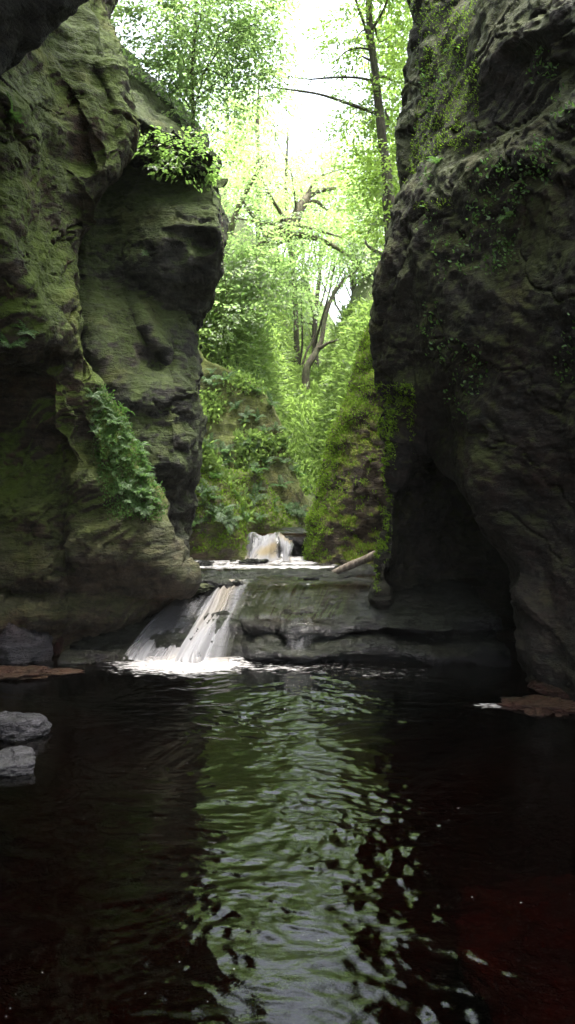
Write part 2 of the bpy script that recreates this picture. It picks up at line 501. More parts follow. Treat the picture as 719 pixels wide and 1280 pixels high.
def fall_material(name, stretch=(26.0, 1.6, 1.0), cover=0.5, cream=0.35, alpha=0.95, gloss=0.12, shine=1.0):
    """Falling water: streaks along the flow, white where it is aerated, clear between."""
    m, nt, out = mat_new(name)
    T = NT(nt)
    fl = T.n('ShaderNodeAttribute', attribute_name='flow').outputs['Vector']
    dens = T.n('ShaderNodeAttribute', attribute_name='dens').outputs['Fac']
    n1 = T.noise(T.mapping(fl, stretch), 1.0, 6, 0.62, 0.25)
    n2 = T.noise(T.mapping(fl, (stretch[0] * 0.28, stretch[1] * 0.6, 1)), 1.0, 3, 0.5)
    n3 = T.noise(T.mapping(fl, (stretch[0] * 2.6, stretch[1] * 1.8, 1)), 1.0, 4, 0.6)
    s = T.math('ADD', T.math('MULTIPLY', n1, 0.55), T.math('ADD', T.math('MULTIPLY', n2, 0.3), T.math('MULTIPLY', n3, 0.2)))
    s = T.math('ADD', s, T.math('MULTIPLY', T.math('SUBTRACT', dens, 0.5), 0.5))
    f = T.math('MULTIPLY', T.ramp(s, 0.60 - cover * 0.30, 0.90 - cover * 0.20), alpha)
    col = T.mix(T.math('MULTIPLY', T.ramp(n2, 0.48, 0.62), cream), (0.36, 0.36, 0.38), (0.34, 0.27, 0.15))
    df = T.n('ShaderNodeBsdfDiffuse', {'Color': col}).outputs[0]
    tl = T.n('ShaderNodeBsdfTranslucent', {'Color': col}).outputs[0]
    wh = T.n('ShaderNodeMixShader', {0: 0.35, 1: df, 2: tl}).outputs[0]
    bp = T.n('ShaderNodeBump', {'Height': n1, 'Strength': 0.6, 'Distance': 0.03})
    fr = T.n('ShaderNodeFresnel', {'IOR': 1.33, 'Normal': bp.outputs[0]}).outputs[0]
    gl = T.n('ShaderNodeBsdfGlossy', {'Color': (shine, shine, shine, 1), 'Roughness': gloss, 'Normal': bp.outputs[0]}).outputs[0]
    tr = T.n('ShaderNodeBsdfTransparent', {'Color': (0.93, 0.90, 0.86, 1)}).outputs[0]
    clear = T.n('ShaderNodeMixShader', {0: fr, 1: tr, 2: gl}).outputs[0]
    sh = T.n('ShaderNodeMixShader', {0: f, 1: clear, 2: wh}).outputs[0]
    none = T.n('ShaderNodeBsdfTransparent').outputs[0]
    sh = T.n('ShaderNodeMixShader', {0: T.ramp(dens, 0.03, 0.2), 1: none, 2: sh}).outputs[0]
    nt.links.new(sh, out.inputs[0])
    return m


# ------------------------------------------------------------------ camera, sky, sun
cam = bpy.data.cameras.new('camera')
cam.sensor_fit = 'VERTICAL'
cam.sensor_height = 36.0
cam.lens = 36.0 * F / 1280.0
cam.shift_y = -(640 - HY) / 1280.0
cam.clip_start, cam.clip_end = 0.05, 600
cam.dof.use_dof = True
cam.dof.focus_distance = 6.5
cam.dof.aperture_fstop = 3.2
co = bpy.data.objects.new('camera', cam)
co.location = (0, 0, CAMZ)
co.rotation_euler = (math.radians(90), 0, 0)
COL.objects.link(co)
SC.camera = co

SUN_EL, SUN_AZ = math.radians(80), math.radians(115)      # azimuth measured from +Y (ahead) towards +X (right)
w = bpy.data.worlds.new('World')
SC.world = w
w.use_nodes = True
nt = w.node_tree
nt.nodes.clear()
T = NT(nt)
sky = T.n('ShaderNodeTexSky', sky_type='NISHITA')
sky.sun_disc = False
sky.sun_elevation = SUN_EL
sky.sun_rotation = SUN_AZ
sky.air_density, sky.dust_density, sky.ozone_density = 1.0, 5.0, 1.0
lum = T.n('ShaderNodeRGBToBW', {0: sky.outputs[0]}).outputs[0]
cloud = T.n('ShaderNodeCombineColor', {0: lum, 1: lum, 2: T.math('MULTIPLY', lum, 1.02)}).outputs[0]
bg = T.n('ShaderNodeBackground', {'Color': T.mix(0.65, sky.outputs[0], (1, 1, 1)), 'Strength': 0.15})
mixn = bg.inputs[0].links[0].from_node
nt.links.new(cloud, mixn.inputs[7])
wo = T.n('ShaderNodeOutputWorld', {0: bg.outputs[0]})

sl = bpy.data.lights.new('sun', 'SUN')
sl.energy = 1.5
sl.angle = math.radians(20)
sl.color = (1.0, 0.96, 0.88)
so = bpy.data.objects.new('sun', sl)
sd = Vector((math.sin(SUN_AZ) * math.cos(SUN_EL), math.cos(SUN_AZ) * math.cos(SUN_EL), math.sin(SUN_EL)))
so.rotation_euler = sd.to_track_quat('Z', 'Y').to_euler()
so.location = (8, -4, 20)
COL.objects.link(so)

SC.view_settings.view_transform = 'Standard'
SC.view_settings.look = 'None'
SC.view_settings.gamma = 1.0
SC.view_settings.exposure = 3.25
cy = SC.cycles
cy.max_bounces = 8
cy.diffuse_bounces = 4
cy.glossy_bounces = 3
cy.transmission_bounces = 6
cy.transparent_max_bounces = 12
cy.caustics_reflective = False
cy.caustics_refractive = False
cy.use_denoising = True
cy.sample_clamp_indirect = 6.0

# ------------------------------------------------------------------ cliffs
# LEFT FRONT CLIFF: (py, edge px, edge Y, ridge px offset, Y at frame edge, Y mid)
A = []
for py, ex, eY, mx, mY, lY in [
    (-420, 118, 10.6, 60, 10.0, 8.8), (-200, 130, 10.2, 70, 9.5, 8.3), (-60, 137, 9.9, 75, 9.1, 7.7), (40, 150, 9.6, 80, 8.8, 7.5), (100, 162, 9.4, 85, 8.6, 7.3),
    (150, 163, 9.2, 85, 8.45, 7.3), (205, 151, 9.1, 80, 8.35, 7.3), (248, 124, 9.0, 66, 8.3, 7.35), (310, 106, 8.95, 60, 8.25, 7.4), (380, 105, 8.9, 62, 8.2, 7.5),
    (440, 112, 8.85, 66, 8.2, 7.8), (480, 130, 8.85, 76, 8.5, 8.8), (520, 150, 8.9, 84, 8.55, 9.1), (560, 166, 8.9, 95, 8.6, 9.2), (600, 183, 8.9, 100, 8.6, 9.1),
    (630, 195, 8.9, 105, 8.66, 8.85), (670, 205, 8.9, 110, 8.66, 8.7), (708, 212, 8.95, 112, 8.66, 8.6), (728, 222, 9.05, 115, 8.7, 8.6), (745, 204, 9.25, 110, 8.8, 8.6),
    (768, 190, 9.4, 105, 8.85, 8.6), (795, 160, 9.4, 95, 8.95, 8.7), (825, 150, 9.4, 90, 9.0, 8.7), (880, 150, 9.4, 90, 8.9, 8.6)]:
    z = P(0, py, 8.6)[2]
    row = [W(-4.6, -7, z * 1.0), W(-4.4, 1, z), P(-330, py, lY - 1.2 if py < 450 else lY - 1.6), P(-90, py, lY - 0.15), P(20, py, lY + (mY - lY) * 0.35), P(mx, py, mY), P((mx + ex) / 2 + 6, py, (mY + eY) / 2 - 0.08),
           P(ex, py, eY), P(ex - 12, py, eY + 0.8), P(ex - 140, py, eY + 2.5)]
    for q in row:
        q[2] = z + (q[2] - z) * 0.6
    A.append(row)
cliff_a = net_surface('rock_cliff', A, 520, 620, ROCK_LEFT, 3, dents=[
    (108, 190, 12, 26, 0.25, 0.15), (136, 165, 15, 15, 0.2, 0.10), (100, 262, 8, 30, 0.1, 0.2), (60, 447, 14, 16, 0.2, 0.35), (98, 455, 12, 14, 0.3, 0.15), (125, 110, 10, 40, 0.45, 0.14), (85, 120, 8, 45, 0.45, 0.12),
    (82, 520, 9, 45, 0.2, -0.22), (112, 560, 8, 30, 0.35, 0.18), (150, 735, 60, 26, 0.0, 0.3), (75, 690, 12, 60, 0.1, 0.2), (30, 745, 40, 14, 0.2, 0.3), (40, 640, 30, 25, 0, -0.15), (30, 300, 50, 60, 0.2, -0.18)], wc=[.08, .15, .5, 1, 1, 1, 1, .6, .3], wr=[.25, .6, 1, 1, 1, 1, 1, 1, 1, 1, 1, .8], big=0.13, strata=0.09, fine=0.024, dip=0.75, outward=-1)
tag(cliff_a, 'tall mossy cliff at the left edge with a fern covered foot beside the lower cascade', 'cliff')

# OVERHANG in the upper left corner
D = []
for px, py, Y in [(300, -330, 6.9), (240, -210, 6.6), (185, -115, 6.4), (135, -40, 6.2), (88, 12, 6.1), (40, 62, 6.05), (-8, 108, 6.0), (-70, 160, 6.0), (-160, 220, 6.0), (-300, 270, 5.6)]:
    e = P(px, py, Y)
    D.append([e + W(-0.6, 1.6, 4.0), e + W(-0.3, 0.9, 1.4), e + W(-0.05, 0.25, 0.35), e, e + W(-0.08, -0.5, 0.06), e + W(-0.2, -1.5, 0.16), e + W(-0.4, -3.5, 0.3), e + W(-0.8, -7, 0.4), e + W(-0.8, -13, 0.4)])
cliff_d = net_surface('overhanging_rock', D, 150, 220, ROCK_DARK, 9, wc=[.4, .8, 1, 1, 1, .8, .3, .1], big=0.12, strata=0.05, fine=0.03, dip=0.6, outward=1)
tag(cliff_d, 'dark overhanging rock jutting out above the mossy left cliff in the top corner', 'overhang')

# SECOND LEFT CLIFF, like a face in profile
B = []
rowsB = [  # py at edge, edge px, edge Y, mid Y, inner Y
    (225, 270, 10.7, 10.75, 10.8), (250, 274, 10.5, 10.55, 10.6), (275, 277.5, 10.3, 10.35, 10.45), (302, 277, 10.3, 10.25, 10.3), (328, 271, 10.5, 10.4, 10.25), (352, 267, 10.7, 10.45, 10.3), (378, 254, 11.0, 10.6, 10.2),
    (402, 241, 11.1, 10.65, 10.1), (428, 237, 11.0, 10.5, 9.95), (465, 240, 10.9, 10.3, 9.85), (500, 239, 10.9, 10.2, 9.8), (538, 245, 10.8, 10.15, 9.75), (568, 246, 10.8, 10.15, 9.75), (600, 240, 10.9, 10.3, 9.8),
    (640, 233, 11.0, 10.5, 9.9), (690, 227, 11.0, 10.6, 10.0), (760, 224, 11.0, 10.6, 10.0)]
B.append([P(20, -60, 13.0), P(95, -20, 13.3), P(140, 40, 13.5), P(185, 85, 13.6), P(225, 135, 13.8), P(245, 165, 14.0), P(240, 172, 14.6), P(100, 150, 16.0)])
B.append([P(40, 60, 10.8), P(110, 90, 10.9), P(158, 108, 11.0), P(200, 140, 11.1), P(236, 172, 11.3), P(258, 193, 11.5), P(250, 198, 12.3), P(120, 190, 14.0)])
B.append([P(40, 120, 10.1), P(110, 130, 10.1), P(158, 142, 10.1), P(202, 164, 10.15), P(240, 188, 10.3), P(263, 204, 10.55), P(256, 214, 11.8), P(120, 215, 13.5)])
B.append([P(40, 165, 10.75), P(112, 172, 10.85), P(160, 182, 10.9), P(205, 196, 10.9), P(244, 210, 10.85), P(268, 217, 10.75), P(262, 236, 11.6), P(120, 240, 13.5)])
for py, ex, eY, mY, iY in rowsB:
    B.append([P(30, py, iY + 0.2), P(100, py, iY), P(135, py, iY + (0.12 if py < 400 else 0)), P(180, py, (mY * 0.5 + iY * 0.5)), P(ex - 28, py, mY), P(ex, py, eY), P(ex - 8, py, eY + 0.9), P(ex - 130, py, eY + 2.8)])
cliff_b = net_surface('rock_cliff', B, 420, 380, ROCK_FACE, 21, dents=[
    (205, 290, 60, 80, 0.0, -0.12), (254, 300, 15, 14, 0.2, 0.32), (235, 286, 30, 5, -0.15, -0.10), (140, 320, 26, 40, 0.2, 0.12), (236, 375, 28, 22, -0.5, 0.3), (188, 415, 7, 34, 0.55, -0.16), (190, 455, 28, 20, 0.2, 0.24),
    (128, 440, 26, 60, 0.35, -0.22), (178, 370, 30, 30, 0, 0.08), (222, 520, 8, 80, 0.0, -0.12), (232, 640, 8, 50, -0.05, 0.3), (205, 330, 14, 40, 0, -0.1), (240, 330, 12, 12, 0, -0.1)], big=0.09, strata=0.08, fine=0.026, dip=0.12, outward=-1)
tag(cliff_b, 'grey brown cliff shaped like a face in profile behind the mossy left cliff', 'cliff')

# RIGHT CLIFF with the dark hollow at its foot
E = []
rowsE = [  # py, edge px, edge Y, [c3 px, Y], [c4 px,Y], [c5 px,Y], [c6 px,Y]
    (-420, 585, 10.4, (640, 9.8), (690, 9.2), (740, 8.5), (820, 7.6)),
    (-200, 548, 9.9, (600, 9.0), (650, 8.3), (700, 7.6), (790, 6.7)),
    (-60, 532, 9.6, (572, 8.7), (615, 7.9), (670, 7.2), (770, 6.2)),
    (40, 521, 9.5, (556, 8.5), (600, 7.7), (660, 7.0), (760, 6.0)),
    (105, 511, 9.4, (540, 8.5), (590, 7.6), (655, 6.9), (755, 5.9)),
    (170, 500, 9.3, (530, 8.5), (580, 7.6), (650, 6.9), (755, 5.9)),
    (225, 488, 9.2, (520, 8.4), (575, 7.5), (645, 6.8), (755, 5.9)),
    (265, 480, 9.1, (512, 8.35), (570, 7.5), (642, 6.8), (755, 5.9)),
    (345, 475, 9.0, (506, 8.3), (565, 7.5), (640, 6.85), (755, 6.0)),
    (400, 481, 9.0, (510, 8.35), (565, 7.6), (640, 6.9), (755, 6.1)),
    (450, 488, 9.0, (516, 8.4), (568, 7.7), (640, 7.0), (755, 6.2)),
    (500, 495, 9.05, (518, 8.7), (556, 8.3), (600, 7.5), (750, 6.3)),
    (545, 498, 9.1, (519, 9.1), (548, 9.0), (580, 7.9), (745, 6.4)),
    (585, 497, 9.15, (514, 9.7), (552, 10.6), (576, 8.0), (745, 6.6)),
    (612, 492, 9.2, (508, 9.9), (585, 11.3), (582, 8.1), (745, 6.75)),
    (645, 490, 9.2, (505, 10.2), (622, 11.3), (598, 8.15), (745, 6.85)),
    (685, 489, 9.2, (504, 10.3), (655, 11.3), (620, 8.15), (745, 6.9)),
    (715, 479, 9.2, (503, 10.3), (672, 11.3), (634, 8.1), (745, 6.9)),
    (745, 478, 9.2, (503, 10.3), (680, 11.3), (643, 8.05), (745, 6.85)),
    (790, 480, 9.3, (505, 10.3), (684, 11.3), (651, 8.0), (745, 6.8)),
    (840, 482, 9.35, (506, 10.3), (688, 11.3), (656, 7.95), (745, 6.75)),
    (900, 484, 9.4, (506, 10.3), (690, 11.3), (657, 7.9), (745, 6.7))]
for py, ex, eY, c3, c4, c5, c6 in rowsE:
    z = P(0, py, 8.6)[2]
    mid = (c5[0] * 0.5 + c6[0] * 0.5, (c5[1] + c6[1]) / 2 - 0.05)
    row = [P(ex + 200, py, eY + 3.0), P(ex + 14, py, eY + 0.9), P(ex, py, eY), P(c3[0], py, c3[1]), P(c4[0], py, c4[1]), P(c5[0], py, c5[1]), P(*((mid[0], py, mid[1]))), P(c6[0], py, c6[1]),
           P(1090, py, 4.8), W(3.7, 1.5, z), W(4.2, -7, z)]
    for q in row:
        q[2] = z + (q[2] - z) * 0.6
    E.append(row)
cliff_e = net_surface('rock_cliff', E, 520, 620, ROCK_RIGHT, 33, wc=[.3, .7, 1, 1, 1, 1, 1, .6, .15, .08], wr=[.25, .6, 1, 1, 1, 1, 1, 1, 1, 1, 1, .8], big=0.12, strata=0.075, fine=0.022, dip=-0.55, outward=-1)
tag(cliff_e, 'huge dark cliff filling the right side with a black hollow worn at its foot', 'cliff')

# MOSSY ROCK behind the right cliff
Fm = []
Fm.append([P(495, 372, 15.5), P(486, 376, 14.5), P(486, 380, 13.6), P(500, 376, 13.2), P(530, 372, 12.9), P(600, 360, 12.5), P(680, 350, 12.2)])
for py, ex, eY in [(395, 478, 13.0), (425, 458, 12.9), (470, 443, 12.8), (505, 433, 12.7), (545, 420, 12.6), (580, 407, 12.55), (618, 394, 12.5), (648, 387, 12.5), (680, 385, 12.5), (705, 381, 12.45), (740, 381, 12.4)]:
    Fm.append([P(ex + 130, py, eY + 4.0), P(ex + 22, py, eY + 1.9), P(ex, py, eY + 0.75), P(ex + 14, py, eY + 0.2), P(ex + 40, py, eY - 0.1), P(ex + 100, py, eY - 0.3), P(640, py, eY - 0.6)])
cliff_f = net_surface('mossy_rock', Fm, 240, 260, ROCK_MID, 47, big=0.10, strata=0.06, fine=0.03, dip=0.9, outward=-1)
tag(cliff_f, 'sloping brown rock with a bright lime moss edge above the fallen log', 'rock')

# MOSSY ROCKS at the left of the upper falls, and the bank wall above
def hump(name, top, Y, depth, label, seed, mat, base=720, cat='rock'):
    rows = []
    tx, ty = zip(*top)
    for k, s in enumerate([0.0, 0.05, 0.2, 0.4, 0.6, 0.8, 1.0, 1.12]):
        row = []
        for px, py in top:
            yy = py + (base - py) * max(s - 0.02, 0)
            bulge = math.sin(min(s, 1.0) * math.pi * 0.62)
            row.append(P(px, yy, Y - depth * 0.42 * bulge))
        rows.append(row)
    back = [[P(px, py + 18, Y + depth) for px, py in top], [P(px, py + 1, Y + depth * 0.3) for px, py in top]]
    o = net_surface(name, back + rows, 130, 150, mat, seed, big=0.07, strata=0.05, fine=0.025, dip=0.3, outward=-1)
    return tag(o, label, cat)

g1 = hump('mossy_rock', [(150, 500), (205, 515), (238, 538), (258, 566), (278, 596), (296, 624), (308, 648), (304, 668), (300, 690)], 13.6, 1.5, 'rounded bright green mossy rock left of the upper waterfall', 51, ROCK_GREEN, base=712)
g2 = hump('mossy_rock', [(262, 590), (300, 592), (325, 600), (345, 620), (362, 645), (377, 664), (380, 690)], 15.2, 1.4, 'green mossy rock directly behind the upper waterfall lip', 52, ROCK_GREEN, base=690)
g3 = hump('rock_cliff', [(130, 390), (235, 432), (265, 455), (300, 468), (330, 492), (352, 535), (368, 590), (384, 640), (388, 680)], 16.6, 2.0, 'brown fern hung rock bank rising behind the mossy rocks on the left', 53, ROCK_GREEN, base=690, cat='cliff')

# ------------------------------------------------------------------ hillside (valley beyond)
xs = np.concatenate([np.linspace(-45, -7, 60), np.linspace(-6.8, 8, 190), np.linspace(8.3, 45, 60)])
ys = np.concatenate([np.linspace(15.6, 30, 170), np.linspace(30.4, 110, 90)])
X, Yg = np.meshgrid(xs, ys)
pp = np.stack([X.ravel(), Yg.ravel(), np.zeros(X.size)], 1)


def hill_z(X, Yg):
    xc = np.minimum(0.3 + 0.0045 * (Yg - 16) ** 2, 4.5)
    dl = np.maximum(xc - 0.5 - X, 0)
    dr = np.maximum(X - xc - 0.45, 0)
    zl = sstep(15.8, 18.0, Yg) * np.minimum(4.6 * (1 - np.exp(-dl * 1.05)) + 0.62 * dl, 15 + 0.05 * dl)
    zr = sstep(15.8, 18.0, Yg) * np.minimum(3.0 * (1 - np.exp(-dr * 0.95)) + 0.50 * dr, 14 + 0.05 * dr)
    pp = np.stack([X.ravel(), Yg.ravel(), np.zeros(X.size)], 1)
    return (0.45 + 0.47 * np.clip(Yg - 15.2, 0, 9) + 0.03 * np.maximum(Yg - 24.2, 0) + zl + zr
            + (0.35 * fbm(pp * 0.45, 4, 77) + 0.10 * fbm(pp * 2.2, 3, 78)).reshape(X.shape) * np.clip((dl + dr), 0, 1))


Z = hill_z(X, Yg)
hill = new_mesh('hillside', np.stack([X, Yg, Z], -1).reshape(-1, 3), grid_quads(len(ys), len(xs))[:, ::-1], ROCK_SOIL)
tag(hill, kind='structure')

# ------------------------------------------------------------------ river bed, ledge, water
xs = np.linspace(-7, 7, 220)
ys = np.linspace(-8, 12, 260)
X, Yg = np.meshgrid(xs, ys)
pp = np.stack([X.ravel(), Yg.ravel(), np.zeros(X.size)], 1)
n = fbm(pp * 0.8, 4, 5).reshape(X.shape)
Z = -0.62 + 0.14 * n + 0.5 * sstep(1.0, 2.6, np.abs(X + 0.35)) * sstep(-2.0, 4.0, Yg + 2)
bed = new_mesh('river_bed', np.stack([X, Yg, Z], -1).reshape(-1, 3), grid_quads(260, 220)[:, ::-1], ROCK_RED)
tag(bed, kind='structure')
# deep ground under everything, out to the horizon
gnd = new_mesh('ground', [(-300, -300, -3), (300, -300, -3), (300, 300, -3), (-300, 300, -3)], [[0, 1, 2, 3]], ROCK_SOIL)
tag(gnd, kind='structure')

# rock ledge the cascade runs over: a profile swept across the stream
SL = np.array([(14.6, 0.30), (13.0, 0.46), (11.6, 0.50), (10.5, 0.50), (9.8, 0.47), (9.3, 0.425), (8.95, 0.375), (8.80, 0.33), (8.76, 0.285), (8.98, 0.25), (9.02, 0.20), (8.72, 0.165), (8.56, 0.13), (8.52, 0.07), (8.62, 0.0), (8.7, -0.4), (8.9, -0.9)])
RM = np.array([(14.6, 0.30), (13.0, 0.44), (11.6, 0.49), (10.5, 0.49), (10.15, 0.46), (9.95, 0.40), (9.78, 0.335), (9.6, 0.27), (9.42, 0.21), (9.24, 0.16), (9.08, 0.115), (8.94, 0.07), (8.84, 0.03), (8.76, -0.02), (8.7, -0.1), (8.7, -0.4), (8.9, -0.9)])
NX, NP = 420, 260
lx = np.linspace(-2.3, 2.2, NX)
sl, rm = crom_even(SL, NP, 0), crom_even(RM, NP, 0)
wob = 0.16 * fbm(np.stack([lx * 1.3, np.zeros(NX), np.zeros(NX)], 1), 3, 15)
bl = sstep(-0.78, 0.12, lx + 0.05 * fbm(np.stack([lx * 4, np.zeros(NX), np.zeros(NX)], 1), 2, 16))
G = np.zeros((NP, NX, 3))
for j in range(NX):
    pr = rm * (1 - bl[j]) + sl * bl[j]
    G[:, j, 0] = lx[j]
    G[:, j, 1] = pr[:, 0] + wob[j] * sstep(11, 9.4, pr[:, 0])
    G[:, j, 2] = pr[:, 1]
p = G.reshape(-1, 3)
nn = normals(G).reshape(-1, 3)
kk = 3.2 * fbm(p * np.array([0.9, 2.1, 8.0]) + 3, 4, 19)
fk = kk - np.floor(kk)
dd = 0.055 * fbm(p * np.array([1.6, 2.0, 5.0]), 4, 17) + 0.022 * fbm(p * np.array([2.5, 9.0, 26.0]), 4, 18) + 0.085 * (np.floor(kk) + sstep(0.0, 0.14, fk)) / 3.2
sgn = 1.0 if nn[NX * 40 + 200, 2] > 0 else -1.0
G = (p + nn * sgn * dd[:, None]).reshape(G.shape)
LEDGE_G = G
ledge = new_mesh('rock_ledge', G.reshape(-1, 3), grid_quads(NP, NX) if sgn < 0 else grid_quads(NP, NX)[:, ::-1], ROCK_WET)
tag(ledge, 'wet layered dark rock ledge across the stream that the lower cascade pours over', 'rock ledge')

# upper ledge behind: the small falls
U = []
for (dy, zz) in [(3.0, 0.88), (1.0, 0.88), (0.25, 0.87), (0.05, 0.84), (0.0, 0.75), (0.06, 0.62), (0.05, 0.5), (0.1, 0.3)]:
    U.append([W(x, 13.35 + dy + 0.12 * math.sin(x * 5), zz + 0.03 * math.sin(x * 9)) for x in np.linspace(-2.2, 1.6, 9)])
up_ledge = net_surface('rock_ledge', U, 110, 260, ROCK_WET, 66, big=0.05, strata=0.05, fine=0.012, dip=0.0, outward=-1)
tag(up_ledge, 'dark low rock step behind the upper waterfall between mossy rocks', 'rock ledge')

# pool surface with real ripples
def water_sheet(name, x0, x1, nx, yv, z, amp, mat, seed, foamf=None):
    xs = np.linspace(x0, x1, nx) if x1 - x0 < 8 else np.concatenate([np.linspace(x0, -3.2, 40)[:-1], np.linspace(-3.2, 3.0, nx - 79), np.linspace(3.0, x1, 41)[1:]])
    X, Yg = np.meshgrid(xs, yv)
    q = np.stack([X.ravel(), Yg.ravel(), np.zeros(X.size)], 1)
    wv = np.stack([fbm(q * 1.1, 2, seed + 7), fbm(q * 1.1 + 9, 2, seed + 8), np.zeros(len(q))], 1) * 0.22
    q2 = q + wv
    h = 0.50 * fbm(q2 * np.array([2.2, 3.6, 1]), 2, seed, 0.5) + 0.60 * fbm(q2 * np.array([8.0, 11.0, 1]), 3, seed + 5, 0.55) + 0.42 * ridged(q2 * np.array([4.2, 6.0, 1]), 2, seed + 3)
    a = amp(q)
    V = q.copy()
    V[:, 2] = z + h * a
    att = {'foam': foamf(q)} if foamf else None
    return new_mesh(name, V, grid_quads(len(yv), nx)[:, ::-1], mat, attrs=att)


def pool_amp(q):
    x, y = q[:, 0], q[:, 1]
    centre = np.exp(-((x - 0.05 - 0.02 * y) / 1.15) ** 2)
    return (0.0018 + 0.0086 * centre) * (0.75 + 0.05 * y) * (0.8 + 0.4 * fbm(q * 0.7, 2, 99))


def pool_foam(q):
    x, y = q[:, 0], q[:, 1]
    d = np.sqrt(((x + 1.02) / 0.80) ** 2 + ((y - 8.55) / 0.55) ** 2)
    f = np.clip(1.18 - d * 0.72, 0, 1)
    d2 = np.sqrt(((x + 0.1) / 1.1) ** 2 + ((y - 8.35) / 0.35) ** 2)
    f = np.maximum(f, np.clip(0.62 - d2 * 0.3, 0, 0.62))
    d3 = np.sqrt(((x - 1.75) / 0.25) ** 2 + ((y - 7.05) / 0.08) ** 2)
    f = np.maximum(f, np.clip(0.9 - d3 * 0.45, 0, 1))
    d4 = np.sqrt(((x - 0.9) / 1.1) ** 2 + ((y - 8.2) / 0.5) ** 2)
    f = np.maximum(f, np.clip(0.50 - d4 * 0.2, 0, 0.5))
    return f


POOL = water_material('pool_water', (0.125, 0.044, 0.026), 0.06, 0.72, 16.0, specks=0.35)
yv = np.concatenate([np.linspace(-6, 2.2, 60), np.linspace(2.21, 9.6, 560)])
pool = water_sheet('pool_water', -6, 6, 620, yv, 0.0, pool_amp, POOL, 71, pool_foam)
tag(pool, kind='structure')

def stream_foam(q):
    x, y = q[:, 0], q[:, 1]
    f = 0.42 + 0.20 * fbm(q * np.array([1.2, 3.5, 1]), 3, 5)
    f += 0.34 * np.exp(-((y - 13.0) / 0.5) ** 2) + 0.22 * np.exp(-((y - 12.1) / 0.25) ** 2)
    f -= 0.30 * np.exp(-((y - 10.9) / 0.55) ** 2)
    return np.clip(f, 0, 1)


STREAM = water_material('stream_water', (0.40, 0.24, 0.13), 0.35, 1.0, 9.0)
stream = water_sheet('stream_water', -2.2, 2.4, 230, np.linspace(10.25, 13.5, 260), 0.535, lambda q: 0.010 + 0 * q[:, 0], STREAM, 81, stream_foam)
tag(stream, kind='structure')
stream2 = water_sheet('stream_water', -1.6, 1.3, 80, np.linspace(13.42, 17, 80), 0.905, lambda q: 0.006 + 0 * q[:, 0], STREAM, 83, lambda q: 0.35 + 0 * q[:, 0])
tag(stream2, kind='structure')


# ------------------------------------------------------------------ falling water
def flow_sheet(name, lines, nu, nv, mat, dens, seed, rough=0.012, label=None):
    """lines: flow lines from one bank to the other, each a list of points downstream."""
    L = np.asarray(lines, float)
    G = crom(crom(L, nu, 0), nv, 1)
    u = np.linspace(0, 1, nu)
    v = np.linspace(0, 1, nv)
    U_, V_ = np.meshgrid(u, v, indexing='ij')
    q = np.stack([U_.ravel() * 14, V_.ravel() * 1.5, np.zeros(U_.size)], 1)
    n = normals(G)
    quads = grid_quads(nu, nv)
    if n[nu // 2, nv // 3, 2] < 0:
        n = -n
    h = rough * (fbm(q, 3, seed) + 0.6 * fbm(q * np.array([3, 1.5, 1]), 3, seed + 4))
    G = G + n * (h.reshape(U_.shape) * sstep(0, 0.15, V_))[..., None]
    width = np.linalg.norm(L[0].mean(0) - L[-1].mean(0))
    e1, e2 = G[nu // 2 + 1, nv // 3] - G[nu // 2, nv // 3], G[nu // 2, nv // 3 + 1] - G[nu // 2, nv // 3]
    if np.cross(e1, e2)[2] < 0:                        # quads wind along e1 then e2: face the sky
        quads = quads[:, ::-1]
    o = new_mesh(name, G.reshape(-1, 3), quads, mat, uv=np.stack([U_.ravel() * width, V_.ravel() * 1.5, np.zeros(U_.size)], 1), attrs={'dens': dens(U_.ravel(), V_.ravel())})
    return tag(o, label, 'waterfall')


FALL = fall_material('cascade_water', (8.0, 0.8, 1.0), 0.62, 0.55, 0.58, 0.25)
FALL2 = fall_material('upper_fall_water', (7.0, 1.2, 1.0), 0.85, 0.9, 0.8, 0.25)
WISP = fall_material('wisp_water', (22.0, 1.6, 1.0), 0.5, 0.1, 0.7)
lines = []
for u in np.linspace(0, 1, 7):
    x0, x1 = -1.22 + 0.82 * u, -1.82 + 1.27 * u
    y1 = 8.62 + 0.12 * (1 - u)
    lines.append([W(x0 * 1.0, 10.75, 0.55), W(x0, 10.32, 0.55), W(x0 + (x1 - x0) * 0.18, 10.02, 0.515), W(x0 + (x1 - x0) * 0.45, 9.6, 0.345 + 0.04 * math.sin(u * 6)), W(x0 + (x1 - x0) * 0.75, 9.12, 0.20 + 0.02 * math.sin(u * 9)), W(x1, y1, 0.03), W(x1, y1 - 0.1, -0.06)])
cascade = flow_sheet('waterfall', lines, 170, 130, FALL,
                     lambda u, v: np.clip(0.47 + 0.26 * v + 0.42 * np.exp(-((u - 0.66 + 0.08 * v) / 0.13) ** 2) - 0.25 * np.exp(-((u - 0.45) / 0.10) ** 2) * (1 - v) + 0.25 * np.exp(-((u - 0.22) / 0.12) ** 2) * v - 0.35 * sstep(0.88, 1.0, u), 0, 1) * sstep(0, 0.12, u) * sstep(1, 0.9, u), 91, 0.04,
                     'white cascade fanning down the left side of the wet ledge into the pool')
FILM = fall_material('film_water', (6.0, 1.1, 1.0), 0.35, 0.0, 0.07, 0.12, 0.55)
lines = []
for u in np.linspace(0, 1, 8):
    x0, x1 = -0.50 + 1.55 * u, -0.62 + 1.42 * u
    wv = 0.16 * fbm(np.array([[x1 * 1.3, 0, 0]]), 3, 15)[0]
    lines.append([W(x0 + 0.05, 10.5, 0.56), W(x0, 10.2, 0.545), W((x0 * 2 + x1) / 3, 9.75, 0.515), W((x0 + x1 * 2) / 3, 9.3 + wv * 0.6, 0.475), W(x1, 8.95 + wv, 0.425), W(x1 - 0.02, 8.80 + wv, 0.385)])
